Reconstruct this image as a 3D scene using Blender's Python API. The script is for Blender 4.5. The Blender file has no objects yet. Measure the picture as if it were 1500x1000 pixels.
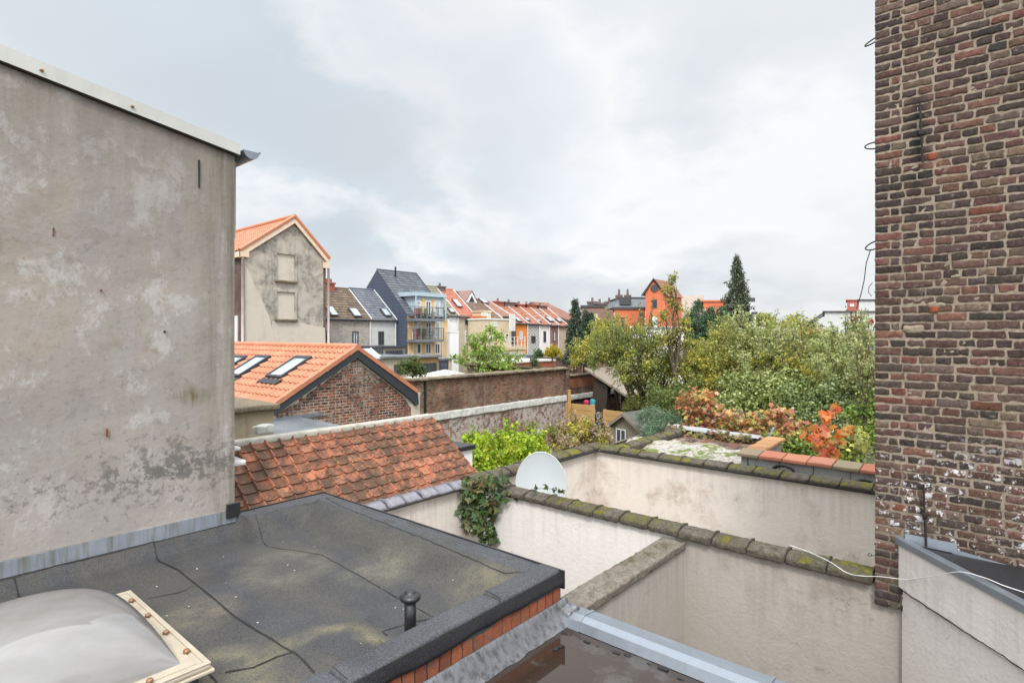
import bpy, math, random
import numpy as np
from mathutils import Vector, noise
random.seed(7)
rng = np.random.default_rng(11)
S = bpy.context.scene
COL = S.collection
GZ = -5.2                                   # ground level (eye level is z = 0)

# ---------------------------------------------------------------- camera geometry
F = 840.0; HX = 750.0; HY = 490.0
FX, FY = .759, .651                         # viewing direction on the ground
def ray(px, py):
    r = (px-HX)/F
    return Vector((FX+FY*r, FY-FX*r, -(py-HY)/F))
def atX(px, py, X): d = ray(px, py); return d*(X/d.x)
def atY(px, py, Y): d = ray(px, py); return d*(Y/d.y)
def atZ(px, py, Z): d = ray(px, py); return d*(Z/d.z)
def atT(px, py, t): return ray(px, py)*t
def atP(px, py, o, n): d = ray(px, py); return d*(o.dot(n)/d.dot(n))
def zfor(y, X, Y): return (HY-y)/F*(FX*X+FY*Y)

# ---------------------------------------------------------------- object helpers
OFF = {}
def reg(o, loc): OFF[o.name] = Vector(loc)
def tag(o, label=None, cat=None, group=None, kind=None):
    if label: o['label'] = label
    if cat: o['category'] = cat
    if group: o['group'] = group
    if kind: o['kind'] = kind
    return o
def thing(name, loc, label, cat, group=None):
    o = bpy.data.objects.new(name, None); COL.objects.link(o)
    o.empty_display_size = .2
    o.location = loc; reg(o, loc)
    return tag(o, label, cat, group, 'thing')
class MB:
    def __init__(s): s.v = []; s.f = []; s.c = []; s.m = []
    def face(s, pts, c=None):
        b = len(s.v); s.v += [tuple(p) for p in pts]; s.f.append(tuple(range(b, b+len(pts)))); s.c.append(c or (1, 1, 1))
        return s
    def add(s, vs, fs, c=None):
        b = len(s.v); s.v += [tuple(p) for p in vs]
        for f in fs: s.f.append(tuple(b+i for i in f)); s.c.append(c or (1, 1, 1))
        return s
    def box(s, x0, x1, y0, y1, z0, z1, c=None):
        vs = [(x, y, z) for x in (x0, x1) for y in (y0, y1) for z in (z0, z1)]
        return s.add(vs, [(0, 1, 3, 2), (4, 6, 7, 5), (0, 4, 5, 1), (2, 3, 7, 6), (0, 2, 6, 4), (1, 5, 7, 3)], c)
    def prism(s, poly, vec, c=None):
        n = len(poly); vec = Vector(vec); a = [Vector(p) for p in poly]
        vs = a+[p+vec for p in a]
        fs = [tuple(range(n))[::-1], tuple(range(n, 2*n))]+[(i, (i+1) % n, n+(i+1) % n, n+i) for i in range(n)]
        return s.add(vs, fs, c)
    def tube(s, pts, rad, n=6, c=None, cap=True):
        pts = [Vector(p) for p in pts]; k = len(pts)
        if not hasattr(rad, '__len__'): rad = [rad]*k
        vs = []; up = Vector((.3, .2, .93)).normalized()
        for i, p in enumerate(pts):
            d = (pts[min(i+1, k-1)]-pts[max(i-1, 0)])
            d = d.normalized() if d.length > 1e-9 else Vector((0, 0, 1))
            a = d.cross(up)
            if a.length < .05: a = d.cross(Vector((1, 0, 0)))
            a.normalize(); b = d.cross(a)
            for j in range(n):
                q = 2*math.pi*j/n
                vs.append(p+(a*math.cos(q)+b*math.sin(q))*rad[i])
        fs = [(i*n+j, i*n+(j+1) % n, (i+1)*n+(j+1) % n, (i+1)*n+j) for i in range(k-1) for j in range(n)]
        if cap: fs += [tuple(range(n)), tuple(range((k-1)*n, k*n))[::-1]]
        return s.add(vs, fs, c)
    def lathe(s, cx, cy, prof, n=24, c=None):
        k = len(prof)
        vs = [(cx+r*math.cos(2*math.pi*j/n), cy+r*math.sin(2*math.pi*j/n), z) for r, z in prof for j in range(n)]
        fs = [(i*n+j, i*n+(j+1) % n, (i+1)*n+(j+1) % n, (i+1)*n+j) for i in range(k-1) for j in range(n)]
        return s.add(vs, fs+[tuple(range(n))[::-1], tuple(range((k-1)*n, k*n))], c)
    def rbox(s, lo, hi, r, seg=(3, 3, 3), amp=0, freq=8, c=None, skip=(), fn=None):
        """box with rounded edges and a noisy surface"""
        lo = Vector(lo); hi = Vector(hi); ax = []
        for k in range(3):
            a, b = lo[k], hi[k]; rr = min(r, (b-a)*.49)
            n = seg[k]
            mid = [a+rr+(b-a-2*rr)*i/n for i in range(n+1)]
            ax.append([a, a+rr*.3]+mid+[b-rr*.3, b])
        idx = {}; vs = []; fs = []
        il = Vector([lo[k]+min(r, (hi[k]-lo[k])*.49) for k in range(3)]); ih = Vector([hi[k]-min(r, (hi[k]-lo[k])*.49) for k in range(3)])
        def V(i, j, k):
            key = (i, j, k)
            if key not in idx:
                p = Vector((ax[0][i], ax[1][j], ax[2][k]))
                q = Vector([min(max(p[m], il[m]), ih[m]) for m in range(3)])
                d = p-q
                rad = min(r, min((hi[m]-lo[m])*.49 for m in range(3)))
                if d.length > 1e-7:
                    dn = d.normalized(); p = q+Vector([dn[m]*min(r, (hi[m]-lo[m])*.49) for m in range(3)])
                if amp: p = p+noise.noise_vector(p*freq)*amp
                if fn: p = fn(p)
                idx[key] = len(vs); vs.append(p)
            return idx[key]
        N = [len(a)-1 for a in ax]
        for d in range(3):
            o = [k for k in range(3) if k != d]
            for side in (0, 1):
                if (d, side) in skip: continue
                for i in range(N[o[0]]):
                    for j in range(N[o[1]]):
                        q = []
                        for (u, w) in ((0, 0), (1, 0), (1, 1), (0, 1)):
                            t = [0, 0, 0]; t[d] = N[d]*side; t[o[0]] = i+u; t[o[1]] = j+w
                            q.append(V(*t))
                        if (side == 0) ^ (d == 1): q = q[::-1]
                        fs.append(tuple(q))
        return s.add(vs, fs, c)
    def build(s, name, mat, parent=None, smooth=False, loc=None, col=True):
        me = bpy.data.meshes.new(name)
        P = np.array(s.v, dtype=np.float64)
        if parent is not None: base = OFF[parent.name]
        elif loc is not None: base = Vector(loc)
        else: base = Vector(((P[:, 0].min()+P[:, 0].max())/2, (P[:, 1].min()+P[:, 1].max())/2, P[:, 2].min()))
        P = P-np.array(base)
        me.from_pydata(P.tolist(), [], s.f)
        if col:
            at = me.attributes.new('Col', 'FLOAT_COLOR', 'FACE')
            arr = np.ones((len(s.f), 4), dtype=np.float32); arr[:, :3] = np.array(s.c, dtype=np.float32)
            at.data.foreach_set('color', arr.ravel())
        me.materials.append(mat)
        if smooth: me.polygons.foreach_set('use_smooth', [True]*len(me.polygons))
        me.validate(); me.update()
        o = bpy.data.objects.new(name, me); COL.objects.link(o)
        if parent is not None: o.parent = parent; OFF[o.name] = base.copy()
        else: o.location = base; OFF[o.name] = Vector(base)
        return o
def obj(name, mb, mat, parent=None, **k): return mb.build(name, mat, parent, **k)
def single(name, mb, mat, label, cat, group=None, **k): return tag(mb.build(name, mat, None, **k), label, cat, group, 'thing')
def struct(name, mb, mat, **k): return tag(mb.build(name, mat, None, **k), kind='structure')

# ---------------------------------------------------------------- material helpers
class Mt:
    def __init__(s, name):
        s.m = bpy.data.materials.new(name); s.m.use_nodes = True
        s.nt = s.m.node_tree; s.nt.nodes.clear()
        s.out = s.nt.nodes.new('ShaderNodeOutputMaterial')
    def put(s, sock, v):
        if isinstance(v, bpy.types.NodeSocket): s.nt.links.new(v, sock)
        else:
            if isinstance(v, (tuple, list)) and len(v) == 3 and sock.type == 'RGBA': v = (*v, 1)
            sock.default_value = v
    def N(s, t, ins=None, out=0, **props):
        n = s.nt.nodes.new('ShaderNode'+t)
        for k, v in props.items(): setattr(n, k, v)
        for k, v in (ins or {}).items(): s.put(n.inputs[k], v)
        return n.outputs[out]
    def pos(s): return s.N('NewGeometry', out=0)
    def nrm(s): return s.N('NewGeometry', out=1)
    def xyz(s, v):
        n = s.nt.nodes.new('ShaderNodeSeparateXYZ'); s.nt.links.new(v, n.inputs[0]); return n.outputs
    def comb(s, a, b, c=0.): return s.N('CombineXYZ', {0: a, 1: b, 2: c})
    def sc(s, v, sx, sy, sz): return s.N('VectorMath', {0: v, 1: (sx, sy, sz)}, operation='MULTIPLY')
    def vadd(s, a, b): return s.N('VectorMath', {0: a, 1: b}, operation='ADD')
    def ma(s, op, a, b=0., c=0., clamp=False): return s.N('Math', {0: a, 1: b, 2: c}, operation=op, use_clamp=clamp)
    def noi(s, v, scale, det=4., rough=.55, dist=0., out=0):
        return s.N('TexNoise', {'Vector': v, 'Scale': scale, 'Detail': det, 'Roughness': rough, 'Distortion': dist}, out=out)
    def ramp(s, f, *st, interp='LINEAR'):
        n = s.nt.nodes.new('ShaderNodeValToRGB'); n.color_ramp.interpolation = interp
        e = n.color_ramp.elements
        while len(e) < len(st): e.new(.5)
        for i, (p, c) in enumerate(st):
            e[i].position = p; e[i].color = (*c, 1) if isinstance(c, tuple) else (c, c, c, 1)
        s.nt.links.new(f, n.inputs[0]); return n.outputs[0]
    def rng(s, f, a, b, c=0., d=1.):
        return s.N('MapRange', {0: f, 1: a, 2: b, 3: c, 4: d})
    def mix(s, f, a, b, bl='MIX'):
        n = s.nt.nodes.new('ShaderNodeMix'); n.data_type = 'RGBA'; n.blend_type = bl; n.clamp_result = False
        s.put(n.inputs[0], f); s.put(n.inputs[6], a); s.put(n.inputs[7], b); return n.outputs[2]
    def att(s): return s.N('Attribute', attribute_name='Col')
    def bump(s, h, st=.5, d=.01, nm=None):
        i = {'Strength': st, 'Distance': d, 'Height': h}
        if nm is not None: i['Normal'] = nm
        return s.N('Bump', i)
    def fin(s, col, rough=.8, normal=None, metal=0., spec=.3, coat=0., trans=None):
        i = {'Base Color': col, 'Roughness': rough, 'Metallic': metal, 'Specular IOR Level': spec, 'Coat Weight': coat, 'Coat Roughness': .05}
        if normal is not None: i['Normal'] = normal
        sh = s.N('BsdfPrincipled', i)
        if trans is not None:
            tr = s.N('BsdfTranslucent', {'Color': col})
            sh = s.N('MixShader', {0: trans, 1: sh, 2: tr})
        s.nt.links.new(sh, s.out.inputs[0]); return s.m

def m_paint(name, col, rough=.6, var=.12, sc=3., bump=.15, metal=0., spec=.3, streak=0.):
    m = Mt(name); p = m.pos()
    n = m.noi(p, sc, 6, .6)
    c = m.mix(m.rng(n, .3, .7), tuple(x*(1-var) for x in col), tuple(min(1, x*(1+var*.6)) for x in col))
    if streak:
        n2 = m.noi(m.sc(p, 6, 6, .5), 1.5, 4, .6)
        c = m.mix(m.rng(n2, .5, .75, 0, streak), c, tuple(x*.45 for x in col))
    return m.fin(c, rough, m.bump(m.noi(p, sc*14, 3), bump, .004), metal, spec)
def m_brick(name, axis, cols, mortar, w=.21, h=.07, ms=.009, white=0., dark=.35, sc=1., whitez=None, bands=None):
    """axis: 'x' wall runs along X, 'y' wall runs along Y"""
    m = Mt(name); p = m.pos(); o = m.xyz(p)
    v = m.comb(o[0] if axis == 'x' else o[1], o[2], 0.)
    ds = m.N('VectorMath', {0: m.noi(p, 9., 3, out=1), 1: (.5, .5, .5)}, operation='SUBTRACT')
    v = m.vadd(v, m.sc(ds, .035*sc, .022*sc, 0))
    bt = m.nt.nodes.new('ShaderNodeTexBrick'); m.nt.links.new(v, bt.inputs['Vector'])
    bt.inputs['Color1'].default_value = (0, 0, 0, 1); bt.inputs['Color2'].default_value = (1, 1, 1, 1); bt.inputs['Mortar'].default_value = (.5, .5, .5, 1)
    bt.inputs['Scale'].default_value = 1; bt.inputs['Mortar Size'].default_value = ms; bt.inputs['Mortar Smooth'].default_value = .3
    bt.inputs['Brick Width'].default_value = w; bt.inputs['Row Height'].default_value = h; bt.inputs['Bias'].default_value = 0.
    f = m.ma('ADD', m.ma('MULTIPLY', bt.outputs['Color'], .62), m.ma('MULTIPLY', m.rng(m.noi(p, .9, 4), .3, .7), .42))
    k = len(cols)
    c = m.ramp(f, *[(i/(k-1)*.85+.05, cc) for i, cc in enumerate(cols)])
    fine = m.noi(p, 45., 5, .7)
    c = m.mix(m.rng(fine, .3, .75, 0, .5), c, (.03, .025, .022))
    sm = m.ma('ADD', m.noi(p, 7., 6, .7), m.ma('MULTIPLY', m.noi(p, .6, 3), .5))
    c = m.mix(m.rng(sm, .76, .86, 0, .75), c, tuple(x*.8 for x in mortar))
    mo = m.mix(m.rng(m.noi(p, 1.3, 4, .6), .42, .6), tuple(x*.3 for x in mortar), m.mix(fine, tuple(x*.75 for x in mortar), mortar))
    c = m.mix(bt.outputs['Fac'], c, mo)
    big = m.noi(m.sc(p, 1, 1, .6), .8, 5, .65)
    c = m.mix(m.rng(big, .48, .7, 0, dark), c, (.035, .03, .028))
    if white:
        wn = m.noi(p, 5., 6, .7); wb = m.noi(p, .7, 3)
        wf = m.rng(m.ma('ADD', wn, m.ma('MULTIPLY', wb, .6)), .90-white*.12, 1.0-white*.12, 0, .85)
        if whitez: wf = m.ma('MULTIPLY', wf, m.rng(o[2], whitez[0], whitez[1], 1, 0))
        c = m.mix(wf, c, m.mix(fine, (.36, .32, .29), (.6, .56, .52)))
    hgt = m.ma('SUBTRACT', m.ma('MULTIPLY', fine, .4), bt.outputs['Fac'])
    return m.fin(c, .9, m.bump(hgt, .8, .012))
def m_plaster(name, base, stain, amt=.5, grey=None, sc=1., streak=.25, drip=None):
    m = Mt(name); p = m.pos()
    a = m.noi(p, 1.1*sc, 7, .62, .6); b = m.noi(p, 4.5*sc, 6, .7, .3); d = m.noi(m.sc(p, 7, 7, .45), 1., 5, .6)
    c = m.mix(m.rng(b, .25, .8, 0, .35), base, tuple(x*.82 for x in base))
    if grey: c = m.mix(m.ma('MULTIPLY', m.rng(a, .40, .56), m.rng(b, .3, .6, .45, 1.)), c, grey)
    c = m.mix(m.ma('MULTIPLY', m.rng(a, .5, .68), m.rng(b, .4, .62, 0, amt)), c, stain)
    c = m.mix(m.rng(d, .55, .8, 0, streak), c, tuple(x*.6 for x in stain))
    if drip is not None:
        z = m.xyz(p)[2]; dn = m.noi(m.sc(p, 11, 11, .7), 1.2, 5, .65); dm = m.rng(m.ma('ADD', z, m.ma('MULTIPLY', dn, .5)), drip-.25, drip+.2)
        c = m.mix(m.ma('MULTIPLY', m.ma('MULTIPLY', dm, m.rng(dn, .45, .65)), .2), c, tuple(x*.6 for x in stain))
        c = m.mix(m.rng(m.noi(p, 9, 7, .75), .6, .72, 0, .35), c, tuple(x*.75 for x in stain))
        vo = m.N('TexVoronoi', {'Vector': m.vadd(p, m.sc(m.noi(p, 2.5, 5, out=1), .7, .7, .7)), 'Scale': .8}, feature='DISTANCE_TO_EDGE')
        c = m.mix(m.ma('MULTIPLY', m.rng(vo, .005, .0, 0, .5), m.rng(a, .5, .56)), c, tuple(x*.4 for x in stain))
    h = m.ma('ADD', m.ma('MULTIPLY', a, 1.2), m.ma('ADD', m.noi(p, 30, 4, .6), m.ma('MULTIPLY', b, 1.5)))
    return m.fin(c, .9, m.bump(h, .4, .012))
def m_tile(name, tint=(1, 1, 1), lich=0., rough=.7, spec=.3):
    m = Mt(name); p = m.pos(); c = m.att()
    c = m.mix(1., c, tint, 'MULTIPLY')
    n = m.noi(p, 40, 5, .7)
    c = m.mix(m.rng(n, .3, .75, 0, .35), c, m.mix(1., c, (.5, .5, .5), 'MULTIPLY'))
    if lich:
        a = m.noi(p, 7, 6, .72); b = m.noi(p, 26, 5, .75); g = m.noi(p, .9, 3)
        f = m.rng(m.ma('ADD', m.ma('ADD', m.ma('MULTIPLY', a, .7), m.ma('MULTIPLY', b, .45)), m.ma('MULTIPLY', g, .35)), .83-.12*lich, .9-.08*lich)
        c = m.mix(m.ma('MULTIPLY', f, .85), c, m.mix(b, (.03, .024, .016), (.085, .062, .04)))
        f2 = m.rng(m.noi(p, 60, 3, .6), .66, .72, 0, .6)
        c = m.mix(f2, c, (.45, .38, .28))
    return m.fin(c, rough, m.bump(n, .3, .004), spec=spec)
def m_leaf(name, trans=.3, rough=.5):
    m = Mt(name); p = m.pos(); c = m.att()
    n = m.noi(p, 30, 2)
    c = m.mix(m.rng(n, .3, .7, 0, .35), c, m.mix(1., c, (.55, .6, .5), 'MULTIPLY'))
    return m.fin(c, rough, None, spec=.4, trans=trans)
def m_stonemoss(name, base, dark, moss, mossamt=.5):
    m = Mt(name); p = m.pos(); nz = m.xyz(m.nrm())[2]
    a = m.noi(p, 14, 6, .7); b = m.noi(p, 70, 5, .75); g = m.noi(p, 2.3, 4, .6)
    c = m.mix(m.rng(a, .35, .65), dark, base)
    c = m.mix(m.rng(b, .45, .62, 0, .65), c, tuple(x*.35 for x in dark))
    c = m.mix(m.rng(b, .66, .74, 0, .5), c, (.4, .38, .32))
    mf = m.ma('MULTIPLY', m.rng(nz, .2, .7), m.rng(m.ma('ADD', m.ma('MULTIPLY', g, .6), m.ma('MULTIPLY', a, .5)), .64-mossamt*.16, .7-mossamt*.12))
    c = m.mix(mf, c, m.mix(m.noi(p, 40, 3), moss, tuple(x*.3 for x in moss)))
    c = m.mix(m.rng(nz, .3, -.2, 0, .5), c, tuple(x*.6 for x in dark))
    return m.fin(c, .95, m.bump(m.ma('ADD', m.ma('ADD', a, b), mf), .9, .012))
def m_metal(name, col, rough=.4, streak=.5, axis=(9, 9, .6), scol=(.2, .2, .17)):
    m = Mt(name); p = m.pos()
    n = m.noi(m.sc(p, *axis), 1.6, 5, .65); n2 = m.noi(p, 6, 4)
    c = m.mix(m.rng(n, .45, .7, 0, streak), col, scol)
    c = m.mix(m.rng(n2, .5, .8, 0, .3), c, tuple(min(1, x*1.3) for x in col))
    return m.fin(c, m.rng(n2, .3, .7, rough-.1, rough+.15), m.bump(n2, .15, .01), .55, .5)
def m_wood(name, col, axis=(1.5, 1.5, 22), var=.4, grey=None):
    m = Mt(name); p = m.pos()
    n = m.noi(m.sc(p, *axis), 1.8, 5, .6, .4); a = m.noi(p, 1.5, 3)
    c = m.mix(m.rng(n, .3, .7), tuple(x*(1-var) for x in col), col)
    c = m.mix(m.rng(a, .4, .7, 0, .4), c, grey or tuple(x*.6 for x in col))
    return m.fin(c, .75, m.bump(n, .3, .006))
# ---------------------------------------------------------------- materials
def leafcol(*cs): return [tuple(c) for c in cs]
def mat_wall_a():
    m = Mt('weathered_render'); p = m.pos(); o = m.xyz(p)
    a = m.noi(m.sc(p, 1.5, 1, 1), 1.0, 9, .68, .15); b = m.noi(m.sc(p, 1.3, 1, 1), 2.2, 11, .76, .2); f = m.noi(p, 16, 6, .72); vs = m.noi(m.sc(p, 7, 7, .35), 1., 6, .7)
    c = m.mix(m.rng(a, .38, .62), (.325, .28, .237), (.305, .285, .268))
    c = m.mix(m.rng(b, .53, .60, 0, .65), c, (.45, .435, .42))
    c = m.mix(m.rng(b, .46, .36, 0, .6), c, (.24, .195, .155)); c = m.mix(m.rng(f, .54, .68, 0, .5), c, (.20, .17, .145))
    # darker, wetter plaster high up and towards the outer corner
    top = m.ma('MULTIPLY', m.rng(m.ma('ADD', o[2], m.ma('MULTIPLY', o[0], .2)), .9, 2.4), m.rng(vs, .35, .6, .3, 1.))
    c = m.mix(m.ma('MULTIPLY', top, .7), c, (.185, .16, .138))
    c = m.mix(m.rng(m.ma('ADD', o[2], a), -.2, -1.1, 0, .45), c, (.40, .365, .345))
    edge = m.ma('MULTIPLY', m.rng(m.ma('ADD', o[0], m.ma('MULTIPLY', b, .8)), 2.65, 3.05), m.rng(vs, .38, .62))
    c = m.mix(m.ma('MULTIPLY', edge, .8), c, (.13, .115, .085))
    # black mould, flaking, low on the wall
    dx = m.ma('ABSOLUTE', m.ma('ADD', o[0], -2.15)); dz = m.ma('ABSOLUTE', m.ma('ADD', o[2], 1.33))
    loc = m.rng(m.ma('ADD', m.ma('MULTIPLY', dx, .42), m.ma('MULTIPLY', dz, 1.5)), .05, 1.0, 1, 0)
    fl = m.noi(p, 13, 8, .75, .2)
    mk = m.rng(m.ma('ADD', m.ma('MULTIPLY', loc, .16), fl), .6, .68)
    c = m.mix(m.ma('MULTIPLY', m.ma('MULTIPLY', mk, loc), .85), c, (.105, .105, .095))
    mk2 = m.rng(fl, .60, .66, 0, .65)
    c = m.mix(m.ma('MULTIPLY', mk2, m.rng(o[2], -.3, -1.2)), c, (.13, .125, .11))
    # brown dribble stains
    dx = m.ma('ABSOLUTE', m.ma('ADD', o[0], -2.28)); dz = m.ma('ABSOLUTE', m.ma('ADD', o[2], .62))
    l2 = m.rng(m.ma('ADD', m.ma('MULTIPLY', dx, 3.2), m.ma('MULTIPLY', dz, 6)), .1, .9, 1, 0)
    c = m.mix(m.ma('MULTIPLY', l2, m.rng(m.noi(m.sc(p, 30, 30, 3), 1, 4), .4, .6)), c, (.14, .11, .06))
    # hairline cracks
    vo = m.N('TexVoronoi', {'Vector': m.vadd(p, m.sc(m.noi(p, 2, 5, out=1), .9, .9, .9)), 'Scale': .9}, feature='DISTANCE_TO_EDGE')
    ck = m.ma('MULTIPLY', m.rng(vo, .004, .0, 0, .45), m.rng(a, .45, .55))
    c = m.mix(ck, c, (.12, .1, .085))
    h = m.ma('ADD', m.ma('ADD', m.ma('MULTIPLY', b, 1.6), m.ma('MULTIPLY', f, .5)), m.ma('MULTIPLY', mk, m.ma('MULTIPLY', loc, -.5)))
    return m.fin(c, .92, m.bump(h, .6, .011))
def mat_bitumen(name, base=(.046, .046, .048), stains=True, rough=.75):
    m = Mt(name); p = m.pos(); o = m.xyz(p)
    g = m.noi(p, 170, 2, .7); g2 = m.noi(p, 60, 3, .8); a = m.noi(p, 1.3, 6, .6, .5); b = m.noi(m.sc(p, 1.6, .5, 1), 1.4, 5, .6)
    c = m.mix(m.rng(a, .35, .65), tuple(x*.68 for x in base), tuple(x*1.3 for x in base))
    if stains: sh = m.N('TexWhiteNoise', {'W': m.ma('FLOOR', m.ma('ADD', o[0], m.ma('MULTIPLY', o[1], -.02)) if False else m.ma('SUBTRACT', o[0], .88))}, noise_dimensions='1D'); c = m.mix(m.rng(sh, 0, 1, 0, .5), c, (.034, .034, .036))
    if stains:
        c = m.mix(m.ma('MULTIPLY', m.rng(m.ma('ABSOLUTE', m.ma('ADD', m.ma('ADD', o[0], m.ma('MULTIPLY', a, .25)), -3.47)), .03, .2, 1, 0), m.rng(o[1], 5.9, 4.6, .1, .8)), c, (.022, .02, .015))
        c = m.mix(m.rng(b, .42, .6, 0, .7), c, (.072, .066, .052))
        for (sx, sy, r0, w, col) in ((2.02, 3.32, .36, .13, (.21, .185, .10)), (3.3, 3.15, .12, .2, (.16, .145, .085)), (1.75, 4.6, .1, .25, (.2, .17, .115)), (1.55, 3.75, .15, .15, (.2, .18, .11)), (2.6, 4.9, .3, .2, (.15, .135, .1)), (3.1, 4.2, .1, .3, (.17, .155, .11))):
            d = m.N('VectorMath', {0: m.sc(m.vadd(p, m.sc(m.noi(p, 3, 4, out=1), .25, .25, 0)), 1, 1, 0), 1: (sx+.12, sy+.12, 0)}, out=1, operation='DISTANCE')
            k = m.rng(m.ma('ABSOLUTE', m.ma('SUBTRACT', d, r0)), 0, w, 1, 0)
            c = m.mix(m.ma('MULTIPLY', k, m.rng(m.noi(p, 6, 5, .7), .35, .65, .1, .8)), c, col)
    c = m.mix(m.rng(g, .5, .66, 0, .6), c, tuple(min(1, x*3.4) for x in base))
    c = m.mix(m.rng(g2, .5, .3, 0, .7), c, tuple(x*.3 for x in base))
    return m.fin(c, rough, m.bump(m.ma('ADD', m.ma('MULTIPLY', g, .5), m.ma('MULTIPLY', a, 3)), .5, .006), spec=.35)
def mat_wet():
    m = Mt('wet_bitumen'); p = m.pos()
    a = m.noi(p, 1.7, 5, .6, .5); b = m.noi(p, 16, 5, .7); pud = m.rng(m.ma('ADD', a, m.ma('MULTIPLY', b, .12)), .40, .46)
    c = m.mix(pud, (.06, .052, .045), (.035, .022, .016))
    c = m.mix(m.rng(b, .6, .72, 0, .3), c, (.12, .1, .08))
    r = m.rng(pud, 0, 1, .25, .02)
    h = m.ma('MULTIPLY', b, m.rng(pud, 0, 1, .8, .06))
    return m.fin(c, r, m.bump(h, .5, .004), spec=.75)
def mat_brickgeo():
    m = Mt('old_brick'); p = m.pos(); o = m.xyz(p); c = m.att()
    a = m.noi(p, 34, 8, .8, .2); b = m.noi(p, 90, 5, .75); g = m.noi(p, 1.6, 4, .6)
    c = m.mix(m.rng(a, .38, .6, 0, .8), c, m.mix(1., c, (.35, .33, .33), 'MULTIPLY'))
    c = m.mix(m.rng(b, .56, .68, 0, .5), c, (.26, .2, .16)); c = m.mix(m.rng(m.noi(p, 12, 6, .75), .6, .68, 0, .55), c, (.30, .24, .18))
    # flaking whitewash low down
    wz = m.ma('MULTIPLY', m.rng(o[2], -.75, -1.1), m.rng(o[2], -1.95, -1.75))
    wf = m.ma('MULTIPLY', m.rng(m.ma('ADD', m.noi(p, 16, 7, .74), m.ma('MULTIPLY', g, .35)), .735, .785), wz)
    c = m.mix(wf, c, (.62, .6, .6))
    # dark dirt towards the bottom and along the tie rod
    c = m.mix(m.ma('MULTIPLY', m.rng(m.ma('ADD', o[2], g), -1.5, -2.1), .55), c, (.04, .037, .03))
    dy = m.ma('ABSOLUTE', m.ma('ADD', o[1], m.ma('MULTIPLY', g, .08), -.0)); 
    k = m.rng(m.ma('ABSOLUTE', m.ma('ADD', m.ma('ADD', o[1], m.ma('MULTIPLY', g, .1)), -.6)), .02, .1, .8, 0)
    c = m.mix(m.ma('MULTIPLY', m.ma('MULTIPLY', k, m.rng(o[2], .6, 1.3)), m.rng(o[2], 2.1, 1.9)), c, (.02, .018, .016))
    return m.fin(c, .88, m.bump(m.ma('ADD', a, m.ma('MULTIPLY', b, .4)), .9, .008))
def mat_mortar():
    m = Mt('lime_mortar'); p = m.pos(); a = m.noi(p, 30, 6, .7); b = m.noi(p, 2, 4, .6); o = m.xyz(p)
    c = m.mix(m.rng(a, .3, .7), (.22, .175, .135), (.385, .315, .24))
    c = m.mix(m.rng(b, .5, .7, 0, .35), c, (.22, .18, .14))
    c = m.mix(m.rng(o[2], -1., -2.1, 0, .6), c, (.13, .11, .085))
    return m.fin(c, .95, m.bump(a, .8, .012))
def mat_glass(name, col, rough=.06, spec=.8):
    m = Mt(name); p = m.pos()
    return m.fin(m.mix(m.rng(m.noi(p, 1.2, 3), .4, .6), col, tuple(x*1.6 for x in col)), rough, None, spec=spec)
def mat_dome():
    m = Mt('acrylic_dome'); p = m.pos()
    a = m.noi(m.sc(p, 1, 2.2, 1), 1.3, 6, .6, .3)
    c = m.mix(m.rng(a, .35, .65), (.28, .265, .25), (.39, .38, .375))
    return m.fin(c, .07, m.bump(m.noi(p, 2, 2), .1, .01), spec=.6, coat=1., trans=.3)
def mat_cladding(name, col, h=.28):
    m = Mt(name); p = m.pos(); o = m.xyz(p)
    w = m.ma('FRACT', m.ma('DIVIDE', o[2], h))
    n = m.noi(p, 2, 3)
    c = m.mix(m.rng(n, .3, .7, 0, .3), col, tuple(x*.7 for x in col))
    c = m.mix(m.rng(w, .12, .04), c, tuple(x*.4 for x in col))
    return m.fin(c, .7, m.bump(w, .5, .05))
def mat_scales():
    m = Mt('patterned_cladding'); p = m.pos(); o = m.xyz(p)
    u = m.ma('ADD', m.ma('DIVIDE', o[0], .55), m.ma('DIVIDE', o[2], .4)); v = m.ma('SUBTRACT', m.ma('DIVIDE', o[0], .55), m.ma('DIVIDE', o[2], .4))
    f = m.ma('MAXIMUM', m.rng(m.ma('FRACT', u), .2, .1), m.rng(m.ma('FRACT', v), .2, .1))
    c = m.mix(f, (.5, .5, .48), (.2, .21, .2))
    return m.fin(c, .8)

M = {}
M['wall_a'] = mat_wall_a()
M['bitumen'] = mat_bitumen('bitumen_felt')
M['bitumen_edge'] = mat_bitumen('bitumen_parapet', (.055, .057, .062), False)
M['bitumen_flap'] = mat_bitumen('bitumen_flap', (.02, .02, .022), False, .55)
M['seam'] = m_paint('seam_tar', (.02, .02, .02), .6)
M['wet'] = mat_wet()
M['brickgeo'] = mat_brickgeo(); M['mortar'] = mat_mortar()
OLD = [(.03, .024, .022), (.08, .04, .032), (.15, .058, .038), (.20, .08, .05), (.10, .06, .045), (.04, .03, .028), (.27, .12, .07)]
M['brick_old_x'] = m_brick('old_brick_wall', 'x', OLD, (.36, .29, .22), h=.075, w=.22, dark=.45, ms=.011)
M['brick_old_y'] = m_brick('old_brick_side', 'y', OLD, (.36, .29, .22), h=.075, w=.22, ms=.011)
WBR = [(.06, .04, .035), (.14, .06, .045), (.26, .10, .06), (.20, .09, .055), (.32, .14, .08), (.10, .06, .045), (.36, .18, .10)]
M['brick_warm_x'] = m_brick('warm_old_brick', 'x', WBR, (.34, .27, .2), h=.075, w=.22, dark=.55, ms=.010)
M['brick_white_x'] = m_brick('whitewashed_brick', 'x', WBR, (.5, .45, .4), white=1.45, dark=.35, h=.075, w=.22)
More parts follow.
